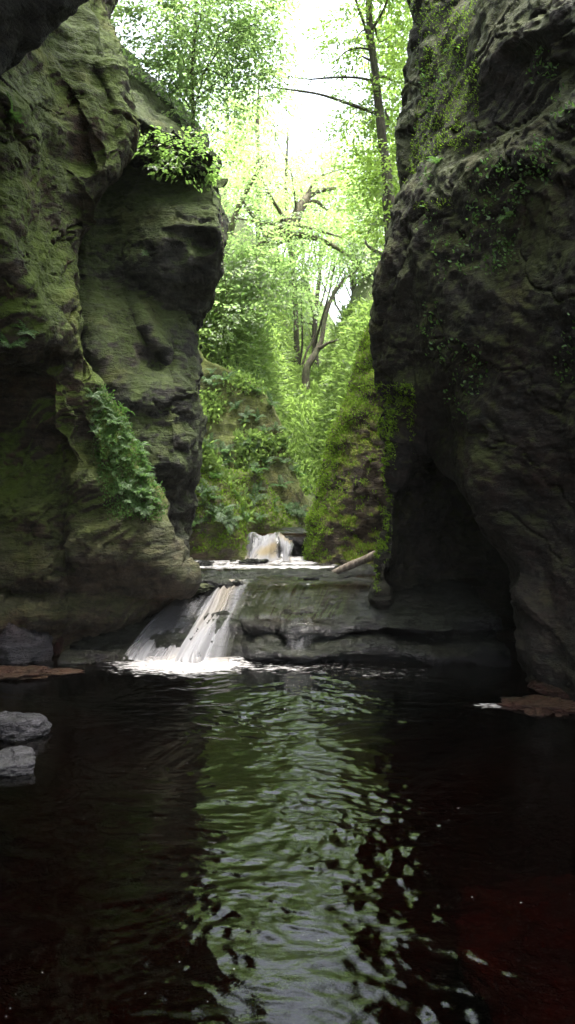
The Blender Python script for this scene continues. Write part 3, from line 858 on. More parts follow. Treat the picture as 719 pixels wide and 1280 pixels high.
film = flow_sheet('waterfall', lines, 200, 120, FILM, lambda u, v: np.clip(0.62 - 0.35 * u - 0.1 * v, 0, 1) * sstep(0, 0.06, u) * sstep(1, 0.75, u) * sstep(1.0, 0.85, v), 97, 0.012, 'thin streaked film of water sliding across the top of the dark ledge')
lines = []
for u in np.linspace(0, 1, 5):
    x = -0.02 + 0.34 * u
    lines.append([W(x + 0.05, 9.2, 0.455), W(x + 0.02, 8.93, 0.425), W(x, 8.74, 0.375), W(x - 0.02, 8.64, 0.27), W(x - 0.04, 8.55, 0.13), W(x - 0.05, 8.48, -0.03)])
wisp = flow_sheet('waterfall', lines, 60, 50, WISP, lambda u, v: np.clip(0.55 * sstep(0.25, 0.55, v) * sstep(0, 0.4, u) * sstep(1, 0.6, u), 0, 1), 93, 0.008, 'thin trickle of water over the middle of the wet ledge')
lines = []
for u in np.linspace(0, 1, 8):
    x = -0.80 + 0.92 * u
    wv = 0.10 * math.sin(u * 9 + 1)
    zt = [-0.10, -0.02, 0.02, -0.03, 0.0, 0.01, -0.06, -0.12][int(round(u * 7))]
    xo = 0.05 * math.sin(u * 11)
    lines.append([W(x, 13.6, 0.895 + zt), W(x, 13.33 + wv, 0.90 + zt), W(x, 13.18 + wv, 0.855 + zt), W(x + xo * 0.5, 13.08 + wv, 0.76 + zt * 0.6), W(x * 1.06 + xo, 12.95 + wv * 1.5, 0.63), W(x * 1.12 + xo, 12.78 + wv * 2, 0.52)])
upper = flow_sheet('waterfall', lines, 120, 50, FALL2, lambda u, v: np.clip(0.72 - 0.3 * np.exp(-((u - 0.30) / 0.04) ** 2) - 0.35 * np.exp(-((u - 0.70) / 0.035) ** 2) + 0 * v, 0, 1) * sstep(0, 0.15, u) * sstep(1, 0.88, u), 95, 0.012, 'small white waterfall dropping over the upper rock step in the gorge')


# ------------------------------------------------------------------ loose rocks
def boulder(name, c, size, mat, seed, label, rz=0.0, flat=0.0, cat='rock', group=None):
    n = 46
    th = np.linspace(0, np.pi, n)
    ph = np.linspace(0, 2 * np.pi, n * 2)
    T_, H_ = np.meshgrid(th, ph, indexing='ij')
    s = np.stack([np.sin(T_) * np.cos(H_), np.sin(T_) * np.sin(H_), np.cos(T_)], -1).reshape(-1, 3)
    # facet the ball with a few random planes so it reads as broken rock
    r = np.ones(len(s))
    rg = np.random.default_rng(seed)
    for k in range(11):
        pl = rg.normal(0, 1, 3)
        pl /= np.linalg.norm(pl)
        r = np.minimum(r, rg.uniform(0.62, 0.92) / np.maximum(s @ pl, 0.05))
    thin = size[2] < 0.08
    r = r * (1 + (0.30 if thin else 0.09) * fbm(s * (2.6 if thin else 2.2) + seed, 4, seed) + (0.10 if thin else 0.04) * fbm(s * 8, 4, seed + 2, 0.6))
    V = s * r[:, None]
    if flat:
        V[:, 2] = np.minimum(V[:, 2], flat)
    V = V * np.array(size)
    c_, s_ = math.cos(rz), math.sin(rz)
    V = np.stack([V[:, 0] * c_ - V[:, 1] * s_, V[:, 0] * s_ + V[:, 1] * c_, V[:, 2]], 1)
    o = new_mesh(name, V, grid_quads(n, n * 2)[:, ::-1], mat)
    o.location = c
    return tag(o, label, cat, group)


def on_water(px, py, z=0.0):
    Y = (CAMZ - z) * F / (py - HY)
    return (px - CX) / F * Y, Y


def wrock(px, py, size, mat, seed, label, z=0.0, dz=0.0, **kw):
    x, y = on_water(px, py, z)
    return boulder('boulder', (x, y + size[1] * 0.5, z + dz), size, mat, seed, label, **kw)


wrock(14, 922, (0.25, 0.20, 0.13), ROCK_GREY, 1, 'grey boulder with a reddish top at the left edge of the pool', dz=0.03, rz=0.3)
wrock(2, 968, (0.25, 0.22, 0.10), ROCK_GREY, 2, 'smooth pale grey boulder nearest on the left at the water line', dz=0.02, rz=-0.2)
wrock(22, 826, (0.36, 0.3, 0.36), ROCK_GREY, 3, 'rounded grey boulder under the left cliff by the pool', dz=0.1)
wrock(66, 818, (0.13, 0.15, 0.26), ROCK_RED, 4, 'small pinkish upright stone under the left cliff by the grey boulder', dz=0.06, rz=0.5)
wrock(104, 812, (0.24, 0.2, 0.12), ROCK_DARK, 14, 'low dark stone at the base of the left cliff', dz=0.0, rz=0.5)
wrock(10, 846, (0.52, 0.30, 0.06), ROCK_RED, 5, 'flat red sandstone slab barely above the water on the left', dz=-0.018, rz=0.1)
wrock(70, 843, (0.24, 0.10, 0.03), ROCK_RED, 6, 'thin red sandstone sliver at the tip of the flat slab on the left', dz=0.005, rz=-0.1)
wrock(178, 804, (0.20, 0.25, 0.20), ROCK_RED, 7, 'reddish rock at the left foot of the lower cascade', dz=0.06, rz=0.6)
wrock(700, 890, (0.42, 0.30, 0.06), ROCK_RED, 8, 'flat reddish shelf of rock under the right cliff at the water', dz=-0.022, rz=-0.2)
wrock(715, 868, (0.35, 0.3, 0.12), ROCK_RED, 9, 'dark red rock against the foot of the right cliff', dz=0.0)
wrock(268, 738, (0.22, 0.20, 0.115), ROCK_WET, 10, 'dark wet boulder sitting at the lip of the lower cascade', z=0.5, dz=0.03, rz=0.2)
wrock(296, 737, (0.08, 0.12, 0.07), ROCK_WET, 20, 'small dark stone beside the boulder at the cascade lip', z=0.5, dz=0.03)
wrock(252, 708, (0.16, 0.14, 0.06), ROCK_WET, 11, 'low dark stone in the white water left of the upper stream', z=0.53, dz=0.02)
wrock(318, 705, (0.20, 0.16, 0.06), ROCK_WET, 12, 'low dark stone in the foam below the upper waterfall', z=0.53, dz=0.01)
wrock(286, 690, (0.13, 0.16, 0.22), ROCK_WET, 13, 'dark upright rock at the left side of the upper waterfall', z=0.53, dz=0.1)
wrock(374, 692, (0.14, 0.18, 0.17), ROCK_WET, 15, 'dark wet rock at the right side of the upper waterfall', z=0.53, dz=0.08)
wrock(393, 690, (0.26, 0.26, 0.20), ROCK_GREY, 16, 'grey stone block between the upper waterfall and the mossy rock on the right', z=0.53, dz=0.1)
wrock(420, 727, (0.42, 0.16, 0.045), ROCK_WET, 17, 'long flat dark slab on the ledge below the fallen log', z=0.5, dz=0.025, rz=0.05)
wrock(365, 733, (0.30, 0.10, 0.035), ROCK_WET, 18, 'flat dark slab near the middle of the ledge top', z=0.5, dz=0.02, rz=-0.05)
wrock(236, 742, (0.26, 0.22, 0.06), ROCK_DARK, 19, 'flat dark stone jutting from the foot of the mossy cliff over the cascade', z=0.5, dz=0.05, rz=0.2)

bx, by = on_water(688, 1120)
RED_BED = rock_material('bright_red_sandstone', (0.05, 0.014, 0.009), (0.15, 0.036, 0.02), (0.20, 0.045, 0.025), moss_amt=0.0, moss_bias=-0.4, dip=0.0, red=0.5, pale=0.1, rough=0.6, wet=True)
boulder('submerged_slab', (bx + 0.25, by + 0.1, -0.36), (0.75, 0.85, 0.10), RED_BED, 41, 'red slab of rock glowing faintly under the dark water at lower right', rz=0.4)

# fallen log, leaning from the stream on to the rock
V, Q = tube([P(416, 716, 11.3), P(440, 706, 11.2), P(468, 694, 11.1), P(500, 680, 11.0), P(540, 664, 10.9)], [0.042, 0.052, 0.058, 0.06, 0.06], 14, 8, 0.12, 5)
lg = new_mesh('fallen_log', V, Q, BARK_LOG)
tag(lg, 'pale barkless fallen log lying from the stream up behind the right cliff', 'log')

# ------------------------------------------------------------------ trees
def tree(name, label, trunk, limbs, crown=None, leafmat=LEAF_BEECH, bark=BARK_DARK, group=None, seed=1, wob=0.12):
    """trunk: (points, radii); limbs: list of the same; crown: arrays from crown_blobs."""
    pts, rad = trunk
    b0 = np.asarray(pts[0], float)
    if b0[1] > 15.6:                                  # root it in the hillside
        gz = float(hill_z(np.array([b0[0]]), np.array([b0[1]]))[0])
        if gz < b0[2]:
            pts, rad = [W(b0[0], b0[1], gz - 0.3)] + list(pts), [rad[0] * 1.2] + list(rad)
    base = np.asarray(pts[0], float)
    root = empty(name, base)
    V, Q = tube(np.asarray(pts) - base, rad, 10, 5, wob, seed)
    new_mesh('trunk', V, Q, bark, root)
    for i, (lp, lr) in enumerate(limbs):
        V, Q = tube(np.asarray(lp) - base, lr, 7, 5, wob, seed + i)
        new_mesh('limb', V, Q, bark, root)
    if crown is not None:
        V, Q, tn = crown
        new_mesh('crown', V - base, Q, leafmat, root, smooth=False, attrs={'tint': tn})
    return tag(root, label, 'tree', group)


def auto_limbs(pts, rad, blobs, n, seed):
    """Limbs that leave the trunk and reach into the crown's blobs, each curved."""
    rg = np.random.default_rng(seed)
    pts = np.asarray(pts, float)
    out = []
    for i in range(n):
        b = blobs[i % len(blobs)]
        end = P(b[0] + rg.uniform(-0.5, 0.5) * b[3], b[1] + rg.uniform(-0.4, 0.4) * b[4], b[2])
        end[1] += rg.uniform(-0.5, 0.5) * b[5]
        lo = [k for k in range(len(pts)) if pts[k][2] < end[2] - 0.1] or [0]
        k = int(rg.choice(lo[-3:]))
        st = pts[k]
        m = (st + end) / 2 + rg.normal(0, 0.12, 3) * np.linalg.norm(end - st) + np.array([0, 0, 0.08 * np.linalg.norm(end - st)])
        r0 = max(rad[min(k, len(rad) - 1)] * 0.45, 0.012)
        out.append(([st, st * 0.6 + m * 0.4 + rg.normal(0, 0.05, 3), m, end], [r0, r0 * 0.75, r0 * 0.5, r0 * 0.18]))
    return out


# right-hand trunk leaning over the gap
bl = [(512, 40, 15.4, 32, 60, 1.0), (488, 205, 15.4, 24, 42, 0.6), (505, 150, 15.2, 26, 50, 0.6), (470, 225, 15.6, 40, 40, 0.8), (505, 100, 15.0, 25, 40, 1.0), (520, -60, 14.0, 60, 60, 1.5), (472, 270, 15.8, 26, 40, 0.6), (470, -110, 15.0, 60, 50, 1.5), (500, -240, 15.0, 60, 80, 1.8), (400, -190, 14.6, 60, 60, 1.4), (484, 222, 13.9, 15, 42, 0.3), (476, 285, 13.9, 14, 30, 0.3), (430, 55, 14.7, 20, 40, 0.6), (445, 140, 14.7, 22, 30, 0.6)]
tp = [P(505, 420, 14.3), P(495, 330, 14.3), P(486, 235, 14.4), P(477, 165, 14.5), P(470, 100, 14.6), P(463, 40, 14.7), P(461, -10, 14.8), P(462, -90, 14.9), P(455, -200, 15.0)]
tr_ = [0.11, 0.10, 0.09, 0.078, 0.07, 0.062, 0.056, 0.045, 0.03]
lim = [([P(471, 142, 14.55), P(440, 131, 14.5), P(400, 118, 14.4), P(362, 112, 14.3), P(330, 108, 14.2)], [0.034, 0.028, 0.022, 0.016, 0.008]),
       ([P(470, 102, 14.6), P(445, 97, 14.7), P(415, 97, 14.8), P(388, 99, 14.9), P(368, 97, 15.0)], [0.026, 0.022, 0.018, 0.013, 0.007]),
       ([P(463, 62, 14.65), P(448, 60, 14.5), P(432, 65, 14.4), P(420, 76, 14.3)], [0.022, 0.018, 0.013, 0.006]),
       ([P(465, 40, 14.7), P(454, 38, 14.6), P(447, 46, 14.5), P(443, 60, 14.4)], [0.018, 0.014, 0.010, 0.005]),
       ([P(468, 78, 14.65), P(460, 74, 14.7), P(452, 70, 14.7)], [0.026, 0.02, 0.012]),
       ([P(390, 99, 14.9), P(384, 108, 14.85), P(378, 116, 14.8)], [0.010, 0.008, 0.004])] + auto_limbs(tp, tr_, bl, 10, 3)
tree('tree', 'slender dark trunk leaning beside the right cliff top with two long bare branches', (tp, tr_), lim, crown_blobs(bl, 1400, 0.48, 0.072, 20, -0.05, 101), LEAF_LIME, BARK_DARK)

# sapling on top of the face-like rock
bl = [(205, 60, 11.8, 50, 65, 0.9), (270, 45, 12.0, 55, 45, 1.0), (180, 20, 11.6, 40, 50, 0.8), (262, 150, 11.9, 45, 35, 0.7), (310, 30, 12.2, 40, 40, 0.9), (225, 120, 12.2, 45, 40, 0.6), (250, -60, 12.0, 90, 60, 1.3), (180, 110, 12.6, 25, 25, 0.5), (260, -190, 12.5, 100, 80, 1.4), (240, -120, 13.0, 100, 60, 1.2), (320, -180, 13.5, 40, 60, 1.2), (322, 92, 12.4, 24, 48, 0.6), (330, 20, 12.4, 28, 40, 0.6)]
tp = [P(243, 205, 12.0), P(242, 170, 12.0), P(241, 130, 12.0), P(240, 95, 12.0), P(243, 50, 12.0), P(246, 0, 12.0), P(250, -80, 12.0)]
tr_ = [0.038, 0.034, 0.030, 0.026, 0.022, 0.016, 0.010]
lim = [([P(240, 112, 12.0), P(256, 90, 12.0), P(272, 66, 12.1), P(300, 40, 12.1), P(340, 18, 12.2)], [0.018, 0.015, 0.012, 0.008, 0.004]),
       ([P(241, 140, 12.0), P(228, 120, 12.0), P(214, 100, 11.9), P(196, 82, 11.8)], [0.014, 0.011, 0.008, 0.004])] + auto_limbs(tp, tr_, bl, 12, 4)
tree('tree', 'young light green tree growing on top of the face shaped left cliff', (tp, tr_), lim, crown_blobs(bl, 1500, 0.46, 0.066, 20, 0.05, 102), LEAF_FAR, BARK_DARK)

# low branchy sapling spreading over the upper face of that rock
bl = [(200, 182, 10.1, 24, 7, 0.3), (228, 194, 10.3, 30, 7, 0.3), (262, 186, 10.5, 26, 12, 0.4), (218, 210, 10.1, 26, 7, 0.25), (250, 208, 10.4, 20, 6, 0.3), (185, 172, 10.2, 10, 4, 0.2)]
tp = [P(266, 214, 10.9), P(258, 200, 10.75), P(245, 192, 10.55), P(228, 190, 10.35), P(205, 187, 10.2), P(176, 172, 10.15)]
tr_ = [0.016, 0.014, 0.012, 0.010, 0.007, 0.003]
tree('sapling', 'low sapling whose leafy sprays hang over the top of the face shaped cliff', (tp, tr_), auto_limbs(tp, tr_, bl, 6, 5), crown_blobs(bl, 78, 0.28, 0.058, 16, -0.6, 103, droop=0.15), LEAF_BEECH, BARK_DARK)

# big leaning mossy tree in the middle distance
bl = [(300, 250, 18.5, 50, 50, 1.5), (350, 220, 19.0, 50, 40, 1.5), (290, 330, 18.0, 45, 35, 1.2), (330, 370, 18.0, 50, 40, 1.2), (270, 400, 17.5, 35, 40, 1.0), (395, 265, 19.0, 35, 25, 1.2), (440, 220, 19.0, 35, 40, 1.2), (365, 330, 18.5, 35, 30, 1.2), (445, 300, 19.0, 28, 35, 1.0), (315, 315, 17.8, 40, 28, 0.6), (385, 285, 18.2, 32, 24, 0.6), (300, 345, 17.8, 40, 25, 0.6)]
tp = [P(170, 460, 18.6), P(215, 408, 18.6), P(255, 368, 18.7), P(295, 335, 18.8), P(335, 306, 18.9), P(362, 284, 19.0), P(378, 255, 19.1), P(392, 240, 19.2), P(420, 235, 19.3)]
tr_ = [0.30, 0.26, 0.23, 0.20, 0.17, 0.14, 0.11, 0.08, 0.03]
lim = [([P(340, 303, 18.9), P(372, 294, 18.8), P(398, 298, 18.8), P(418, 308, 18.7), P(436, 320, 18.7)], [0.10, 0.085, 0.07, 0.05, 0.02]),
       ([P(380, 252, 19.1), P(396, 252, 19.2), P(408, 262, 19.2), P(424, 270, 19.3)], [0.06, 0.045, 0.03, 0.012]),
       ([P(275, 350, 18.75), P(285, 300, 18.5), P(300, 255, 18.4), P(330, 200, 18.3)], [0.10, 0.08, 0.06, 0.03])] + auto_limbs(tp, tr_, bl, 14, 6)
tree('tree', 'thick mossy tree leaning across the valley from the left bank', (tp, tr_), lim, crown_blobs(bl, 950, 0.62, 0.085, 18, 0.05, 104), LEAF_FAR, BARK_MOSSY)

# dark curved trunk further back, and slender stems
bl = [(430, 330, 23, 35, 30, 1.5), (400, 280, 23, 40, 35, 1.5), (455, 290, 23, 30, 40, 1.5)]
tp = [P(383, 462, 22.5), P(394, 443, 22.6), P(402, 425, 22.7), P(406, 400, 22.8), P(414, 374, 22.9), P(428, 352, 23.0), P(446, 338, 23.1)]
tr_ = [0.10, 0.085, 0.07, 0.062, 0.055, 0.04, 0.018]
lim = [([P(399, 436, 22.6), P(412, 428, 22.5), P(430, 424, 22.5)], [0.055, 0.04, 0.018])] + auto_limbs(tp, tr_, bl, 6, 7)
tree('tree', 'dark curved trunk standing alone in the pale gap at the valley bottom', (tp, tr_), lim, crown_blobs(bl, 190, 0.65, 0.11, 16, 0.1, 105), LEAF_FAR, BARK_DARK)

slim = [(438, 430, 440, 300, 27, 'first'), (452, 425, 456, 320, 30, 'b'), (372, 470, 358, 250, 26, 'c'), (318, 430, 322, 180, 28, 'd')]
for i, (bx, by, tx, ty, Y, _) in enumerate(slim):
    rg = random.Random(i)
    bl = [(tx + rg.uniform(-15, 15), ty + rg.uniform(-30, 10), Y, 34, 36, 1.6), (tx + rg.uniform(-30, 30), ty - 60, Y, 36, 36, 1.6)]
    tp = [P(bx, by + 40, Y), P(bx, by, Y), P((bx + tx) / 2 + 3, (by + ty) / 2, Y), P(tx, ty, Y), P(tx + 2, ty - 90, Y)]
    tr_ = [0.12, 0.10, 0.08, 0.06, 0.025]
    tree('tree', ['slim upright stem in the pale gap left of the mossy rock top', 'second thin stem close to the right cliff edge in the pale gap', 'thin slanting stem rising behind the fern slope', 'straight thin stem among the pale leaves behind the leaning tree'][i],
         (tp, tr_), auto_limbs(tp, tr_, bl, 5, 20 + i), crown_blobs(bl, 130, 0.7, 0.11, 16, 0.1, 120 + i), LEAF_FAR, BARK_DARK)

# woodland on the slopes behind: each tree its own crown of several lobes
wood = [  # base px, top px, top py, Y, crown lobes
    (215, 230, 180, 27, [(235, 230, 60, 60), (270, 290, 45, 45), (210, 330, 50, 50)]),
    (255, 262, 90, 31, [(262, 190, 50, 60), (300, 230, 40, 45), (250, 300, 50, 50)]),
    (300, 300, 200, 34, [(305, 290, 45, 50), (345, 300, 35, 35), (300, 370, 50, 45)]),
    (350, 340, 240, 36, [(335, 260, 40, 35), (365, 345, 40, 40), (320, 400, 45, 35)]),
    (395, 405, 230, 33, [(415, 235, 30, 30), (385, 205, 35, 30), (375, 400, 35, 35)]),
    (470, 462, 200, 26, [(465, 240, 35, 50), (440, 270, 28, 35), (480, 320, 35, 50)]),
    (500, 490, 120, 30, [(480, 130, 40, 60), (500, 220, 40, 60), (455, 190, 30, 30)]),
    (190, 200, 60, 24, [(215, 110, 60, 60), (250, 60, 45, 55), (190, 200, 50, 50)]),
    (340, 345, 180, 40, [(345, 215, 42, 30), (300, 170, 30, 34), (400, 205, 34, 22)]),
    (280, 285, 60, 38, [(285, 120, 35, 55), (310, 70, 30, 40), (265, 30, 40, 50)]),
    (372, 372, 215, 44, [(345, 70, 40, 60), (425, 20, 40, 40), (330, 140, 40, 40), (430, 150, 40, 40), (385, 180, 50, 30), (375, 20, 50, 40), (400, 110, 30, 40)]),
    (520, 515, 20, 25, [(500, 40, 35, 70), (470, 5, 35, 40), (520, 110, 40, 60)]),
]
wl = ['leafy tree on the left slope just past the leaning mossy tree', 'tall tree behind the young tree on the left cliff top', 'bushy tree low on the left slope beneath the leaning trunk',
      'round pale tree in the middle of the valley', 'loose crowned tree below the bare branches by the bright gap', 'yellow green tree beside the right cliff edge halfway up', 'tall lime tree close behind the slender leaning trunk',
      'dense tree crowding over the left cliff top', 'palest tree beneath the bright patch of sky', 'thin high tree left of the bright patch of sky', 'thinnest palest tree reaching up into the bright patch of sky', 'tree at the top against the right cliff edge']
for i, (bx, tx, ty, Y, lobes) in enumerate(wood):
    bl = [(a, b, Y, rx, ry, 2.2) for a, b, rx, ry in lobes]
    rg = random.Random(40 + i)
    by = 480
    tp = [P(bx, by, Y), P(bx + rg.uniform(-8, 8), by * 0.7 + ty * 0.3, Y), P((bx + tx) / 2 + rg.uniform(-8, 8), by * 0.4 + ty * 0.6, Y), P(tx, ty, Y)]
    tr_ = [0.16, 0.11, 0.07, 0.02]
    tree('tree', wl[i], (tp, tr_), auto_limbs(tp, tr_, bl, 9, 60 + i), crown_blobs(bl, 270 if i != 10 else 430, 0.85, 0.115, 18, 0.08, 140 + i, fq=0.6), LEAF_FAR if i not in (5, 6, 11) else LEAF_LIME, BARK_DARK)

# unseen canopy trees added overhead for their shade and their reflection in the pool
for i, (x, y, z, r) in enumerate([(-4.5, 12, 13, 2.6), (4.8, 11, 13, 2.6), (3.6, 3.0, 11.5, 2.6), (-1.7, 7.6, 12.3, 1.7)]):
    rg = np.random.default_rng(300 + i)
    n = (420, 420, 500, 560)[i]
    u = rg.normal(0, 1, (n, 3))
    u /= np.linalg.norm(u, axis=1, keepdims=True)
    o = np.array([x, y, z]) + u * rg.uniform(0.3, 1, (n, 1)) ** 0.5 * np.array([r, r, r * 0.6])
    cr = sprays(o, u + rg.normal(0, 0.4, u.shape), rg.uniform(0.5, 1.0, n), 0.10, 18, 0.3, rng=rg)
    base = np.array([x * 1.25, y + 1.0, 7.0])
    top = np.array([x, y, z + r * 0.3])
    tp = [base, base * 0.6 + top * 0.4 + rg.normal(0, 0.15, 3), base * 0.25 + top * 0.75, top]
    tree('tree', ['unseen broad tree added high over the left cliff for shade', 'unseen broad tree added high over the right cliff for shade', 'unseen spreading crown added over the pool to shade the right cliff', 'unseen small crown added to shade the foot of the mossy left cliff'][i], (tp, [0.2, 0.16, 0.1, 0.03]), [], cr, LEAF_BEECH, BARK_DARK)

# ------------------------------------------------------------------ ferns, grass and leaves on the rocks
bpy.context.view_layer.update()
DG = bpy.context.evaluated_depsgraph_get()
EYE = Vector((0, 0, CAMZ))


def hit(o, px, py):
    d = Vector(((px - CX) / F, 1.0, (HY - py) / F)).normalized()
    ok, loc, nor, idx = o.ray_cast(EYE, d, depsgraph=DG)
    if not ok:
        return None
    nor = np.array(nor)
    dd_ = np.array(d)
    if nor @ dd_ > 0:
        nor = -nor
    return np.array(loc), nor


def first_hit(objs, px, py):
    best = None
    for o in objs:
        h = hit(o, px, py)
        if h and (best is None or h[0][1] < best[0][1]):
            best = h
    return best


def frond_mesh(L, n, seed, arch=0.5, leaf=0.16):
    """One fern frond along +X, arching up and over, with pairs of pinnae."""
    rg = np.random.default_rng(seed)
    t = np.repeat((np.arange(n) + 0.5) / n, 2)
    sg = np.tile([1.0, -1.0], n)
    x = L * t * (1 - 0.12 * t)
    z = L * arch * (t - 1.15 * t * t)
    c = np.stack([x, np.zeros_like(x), z], 1)
    ln = L * leaf * np.sin(np.pi * np.clip(0.18 + 0.82 * (1 - t), 0, 1) * 0.62) * 1.6 * rg.uniform(0.85, 1.1, len(t))
    a = np.stack([np.full_like(x, 0.45), sg, np.full_like(x, -0.12) + rg.normal(0, 0.1, len(t))], 1)
    nn_ = np.tile([[0.15, 0, 1.0]], (len(t), 1)) + rg.normal(0, 0.15, (len(t), 3))
    return leaves(c, a, nn_, ln, ln * 0.34, rg.uniform(0, 1, len(t)))


def frond_data(name, L, n, seed, arch):
    V, Q, tn = frond_mesh(L, n, seed, arch)
    V2, Q2 = tube([np.array([t * L * (1 - 0.12 * t), 0, L * arch * (t - 1.15 * t * t)]) for t in np.linspace(0, 0.97, 5)], [L * 0.012, L * 0.004], 4, 2)
    me = new_mesh(name, np.concatenate([V, V2]), np.concatenate([Q, Q2 + len(V)]), LEAF_FERN, smooth=False, attrs={'tint': np.concatenate([tn, np.full(len(V2), 0.2)])})
    data = me.data
    bpy.data.objects.remove(me)
    return data


FRONDS = [frond_data('frond', 0.26, 11, 900 + i, 0.35 + 0.12 * i) for i in range(4)]


def put_fern(loc, nor, scale, label, group, nfr, rg, mats=None):
    root = empty('fern', loc)
    nv = Vector(nor) * 0.8 + Vector((0, 0, 0.9))
    root.rotation_euler = nv.to_track_quat('Z', 'Y').to_euler()
    tag(root, label, 'fern', group)
    for k in range(nfr):
        o = bpy.data.objects.new('frond', FRONDS[rg.randrange(4)])
        COL.objects.link(o)
        o.parent = root
        s = scale * rg.uniform(0.7, 1.2)
        o.scale = (s, s, s)
        o.rotation_euler = (rg.uniform(-0.3, 0.3), rg.uniform(-0.75, -0.1), k * 6.283 / nfr + rg.uniform(-0.4, 0.4))
    return root


rg = random.Random(5)
n_f = 0
for k in range(400):                                  # the bright patch on the left cliff's foot
    t = rg.random()
    px = 128 + 52 * t + rg.uniform(-24, 30)
    py = 485 + 150 * t + rg.uniform(-22, 30)
    if not (486 < py < 648) or px < 112 + max(0, (py - 560)) * 0.25:
        continue
    h = first_hit([cliff_a, cliff_b], px, py)
    if h is None or h[0][1] > 9.6:
        continue
    put_fern(h[0] + h[1] * 0.01, h[1], rg.uniform(0.3, 0.58), 'small fern in the bright green patch on the left cliff foot', 'ferns on the left cliff foot', 5, rg)
    n_f += 1
    if n_f >= 58:
        break
n_f = 0
for k in range(600):                                  # ferns hanging on the bank behind
    px, py = rg.uniform(232, 384), rg.uniform(420, 655)
    h = first_hit([g1, g2, g3, hill, cliff_b], px, py)
    if h is None or h[0][1] < 12.0 or h[0][1] > 19:
        continue
    put_fern(h[0] + h[1] * 0.02, h[1], rg.uniform(0.6, 1.25), 'fern on the green bank left of the upper waterfall', 'ferns on the left bank', 4, rg)
    n_f += 1
    if n_f >= 80:
        break
for px, py, s, lab in [(8, 290 - 145, 0.8, 'pale fern sprig under the dark overhang at the left edge'), (30, 415, 0.7, 'fern sprig on the mossy bulge of the left cliff'), (12, 432, 0.8, 'fern tuft at the left edge above the dark hollow'),
                       (182, 318, 0.35, 'tiny plant on the smooth face of the second left cliff'), (548, 205, 0.5, 'small bright plant on the upper face of the right cliff'), (600, 170, 0.5, 'small plant high on the right cliff near its middle'),
                       (640, 270, 0.5, 'small plant on the right cliff among the reddish rock')]:
    h = first_hit([cliff_a, cliff_b, cliff_e], px, py)
    if h:
        put_fern(h[0] + h[1] * 0.01, h[1], s, lab, None, 6, rg)


def cover(name, objs, boxes, n, size, mat, seed, kind='stuff', parent=None, up=0.6, accept=None, hang=0.0, jit=0.03, narrow=0.6):
    """Small leaves or moss blades sown over rock surfaces."""
    rg = np.random.default_rng(seed)
    c, a, nn_ = [], [], []
    wts = np.array([(b[1] - b[0]) * (b[3] - b[2]) for b in boxes], float)
    for _ in range(n):
        b = boxes[rg.choice(len(boxes), p=wts / wts.sum())]
        px, py = rg.uniform(b[0], b[1]), rg.uniform(b[2], b[3])
        h = first_hit(objs, px, py)
        if h is None or (accept and not accept(px, py, h, rg)):
            continue
        c.append(h[0])
        a.append(h[1])
    c, a = np.array(c), np.array(a)
    m = len(c)
    k = 3
    c = np.repeat(c, k, 0) + rg.normal(0, jit, (m * k, 3))
    a = np.repeat(a, k, 0)
    ax = a * 0.8 + np.array([0, 0, up - hang]) + rg.normal(0, 0.5, a.shape)
    nr = a + np.array([0, 0, 0.5]) + rg.normal(0, 0.6, a.shape)
    ln = size * rg.uniform(0.5, 1.3, m * k)
    V, Q, tn = leaves(c, ax, nr, ln, ln * narrow, rg.uniform(0, 1, m * k))
    return tag(new_mesh(name, V, Q, mat, parent, smooth=False, attrs={'tint': tn}), kind=kind)


cover('undergrowth', [hill, g3, g2, g1], [(225, 395, 330, 660), (385, 480, 380, 560)], 17000, 0.085, LEAF_BANK, 7, accept=lambda px, py, h, r: h[0][1] > 12 and (h[0][1] > 17.2 or vnoise(np.array([h[0] * 1.3]), 3)[0] > 0.15), jit=0.07)
cover('bank_grass', [hill], [(225, 470, 380, 600)], 9000, 0.17, LEAF_BANK, 27, accept=lambda px, py, h, r: h[0][1] > 16.5, hang=0.9, jit=0.10, narrow=0.22)
cover('leaf_cover', [cliff_a], [(120, 205, 484, 650)], 2600, 0.028, LEAF_FERN, 8, accept=lambda px, py, h, r: px > 115 + max(0, py - 560) * 0.25 and px < 150 + (py - 480) * 0.34 + r.uniform(-12, 12), jit=0.02)
FEDGE = ([375, 395, 425, 470, 505, 545, 580, 618, 648, 680, 720], [484, 478, 458, 443, 433, 420, 407, 394, 387, 385, 381])


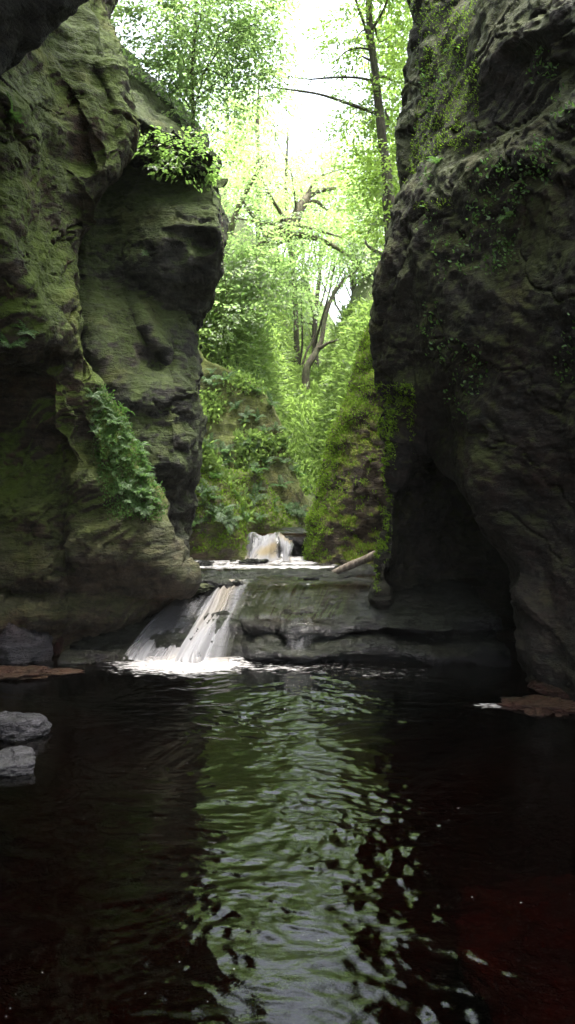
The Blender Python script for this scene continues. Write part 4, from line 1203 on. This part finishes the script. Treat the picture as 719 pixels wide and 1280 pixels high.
def left_edge(px, py, h, r):
    if px < np.interp(py, *FEDGE) + (34 if py < 520 else 20) * r.uniform(0.4, 1.15):
        return True
    return h[1][2] > 0.45
cover('moss', [cliff_f], [(380, 500, 375, 700)], 17000, 0.036, LEAF_MOSS, 9, kind=None, parent=cliff_f, accept=left_edge, jit=0.02, narrow=0.4)
cover('moss', [cliff_e], [(470, 520, 480, 745)], 2600, 0.035, LEAF_MOSS, 10, kind=None, parent=cliff_e, accept=lambda px, py, h, r: h[1][0] < -0.55, jit=0.012, narrow=0.4)
cover('moss', [cliff_e], [(485, 600, -10, 260)], 4500, 0.020, LEAF_MOSS, 11, kind=None, parent=cliff_e, accept=lambda px, py, h, r: h[1][0] < -0.75 and vnoise(np.array([h[0] * 1.7]), 8)[0] > -0.2, jit=0.012, narrow=0.4)
for gg in (g1, g2):
    cover('moss', [gg], [(230, 380, 540, 690)], 3200, 0.05, LEAF_MOSS, 12, kind=None, parent=gg, accept=lambda px, py, h, r: h[1][2] > 0.1, jit=0.02, narrow=0.4)
cover('small_plants', [cliff_e], [(530, 719, 60, 520)], 1500, 0.035, LEAF_FERN, 13, accept=lambda px, py, h, r: vnoise(np.array([h[0] * 2.1]), 4)[0] > 0.25, jit=0.03)

# hanging vine over the face-like rock's brow
pts = [P(276, 262, 10.35), P(279, 300, 10.2), P(279, 330, 10.2), P(283, 360, 10.2), P(284, 392, 10.2)]
V, Q = tube(pts, [0.006, 0.005, 0.004, 0.003], 5, 6)
vn = new_mesh('hanging_vine', V, Q, BARK_DARK)
tag(vn, 'thin dark vine hanging down from the brow of the face shaped cliff', 'vine')
pl = crom(np.array(pts), 30, 0)
rgn = np.random.default_rng(4)
V, Q, tn = leaves(pl, rgn.normal(0, 1, (30, 3)) + [0, 0, -0.6], rgn.normal(0, 1, (30, 3)), rgn.uniform(0.02, 0.045, 30), rgn.uniform(0.012, 0.03, 30), rgn.uniform(0, 1, 30))
new_mesh('leaves', V, Q, LEAF_BEECH, vn, smooth=False, attrs={'tint': tn})

# ------------------------------------------------------------------ thin volume added for a pale glow over the far valley
hb = [(-60, -12, -4.0), (60, -12, -4.0), (60, 125, -4.0), (-60, 125, -4.0)]
HV = hb + [(x, y, 50) for x, y, z in hb]
hm, hnt, hout = mat_new('glow_volume')
HT = NT(hnt)
pv = HT.n('ShaderNodeVolumePrincipled', {'Color': (0.94, 0.97, 0.90, 1), 'Density': 0.0003})
hnt.links.new(pv.outputs[0], hout.inputs['Volume'])
hz = new_mesh('glow_haze', HV, [[0, 3, 2, 1], [4, 5, 6, 7], [0, 1, 5, 4], [1, 2, 6, 5], [2, 3, 7, 6], [3, 0, 4, 7]], hm, smooth=False)
tag(hz, kind='stuff')
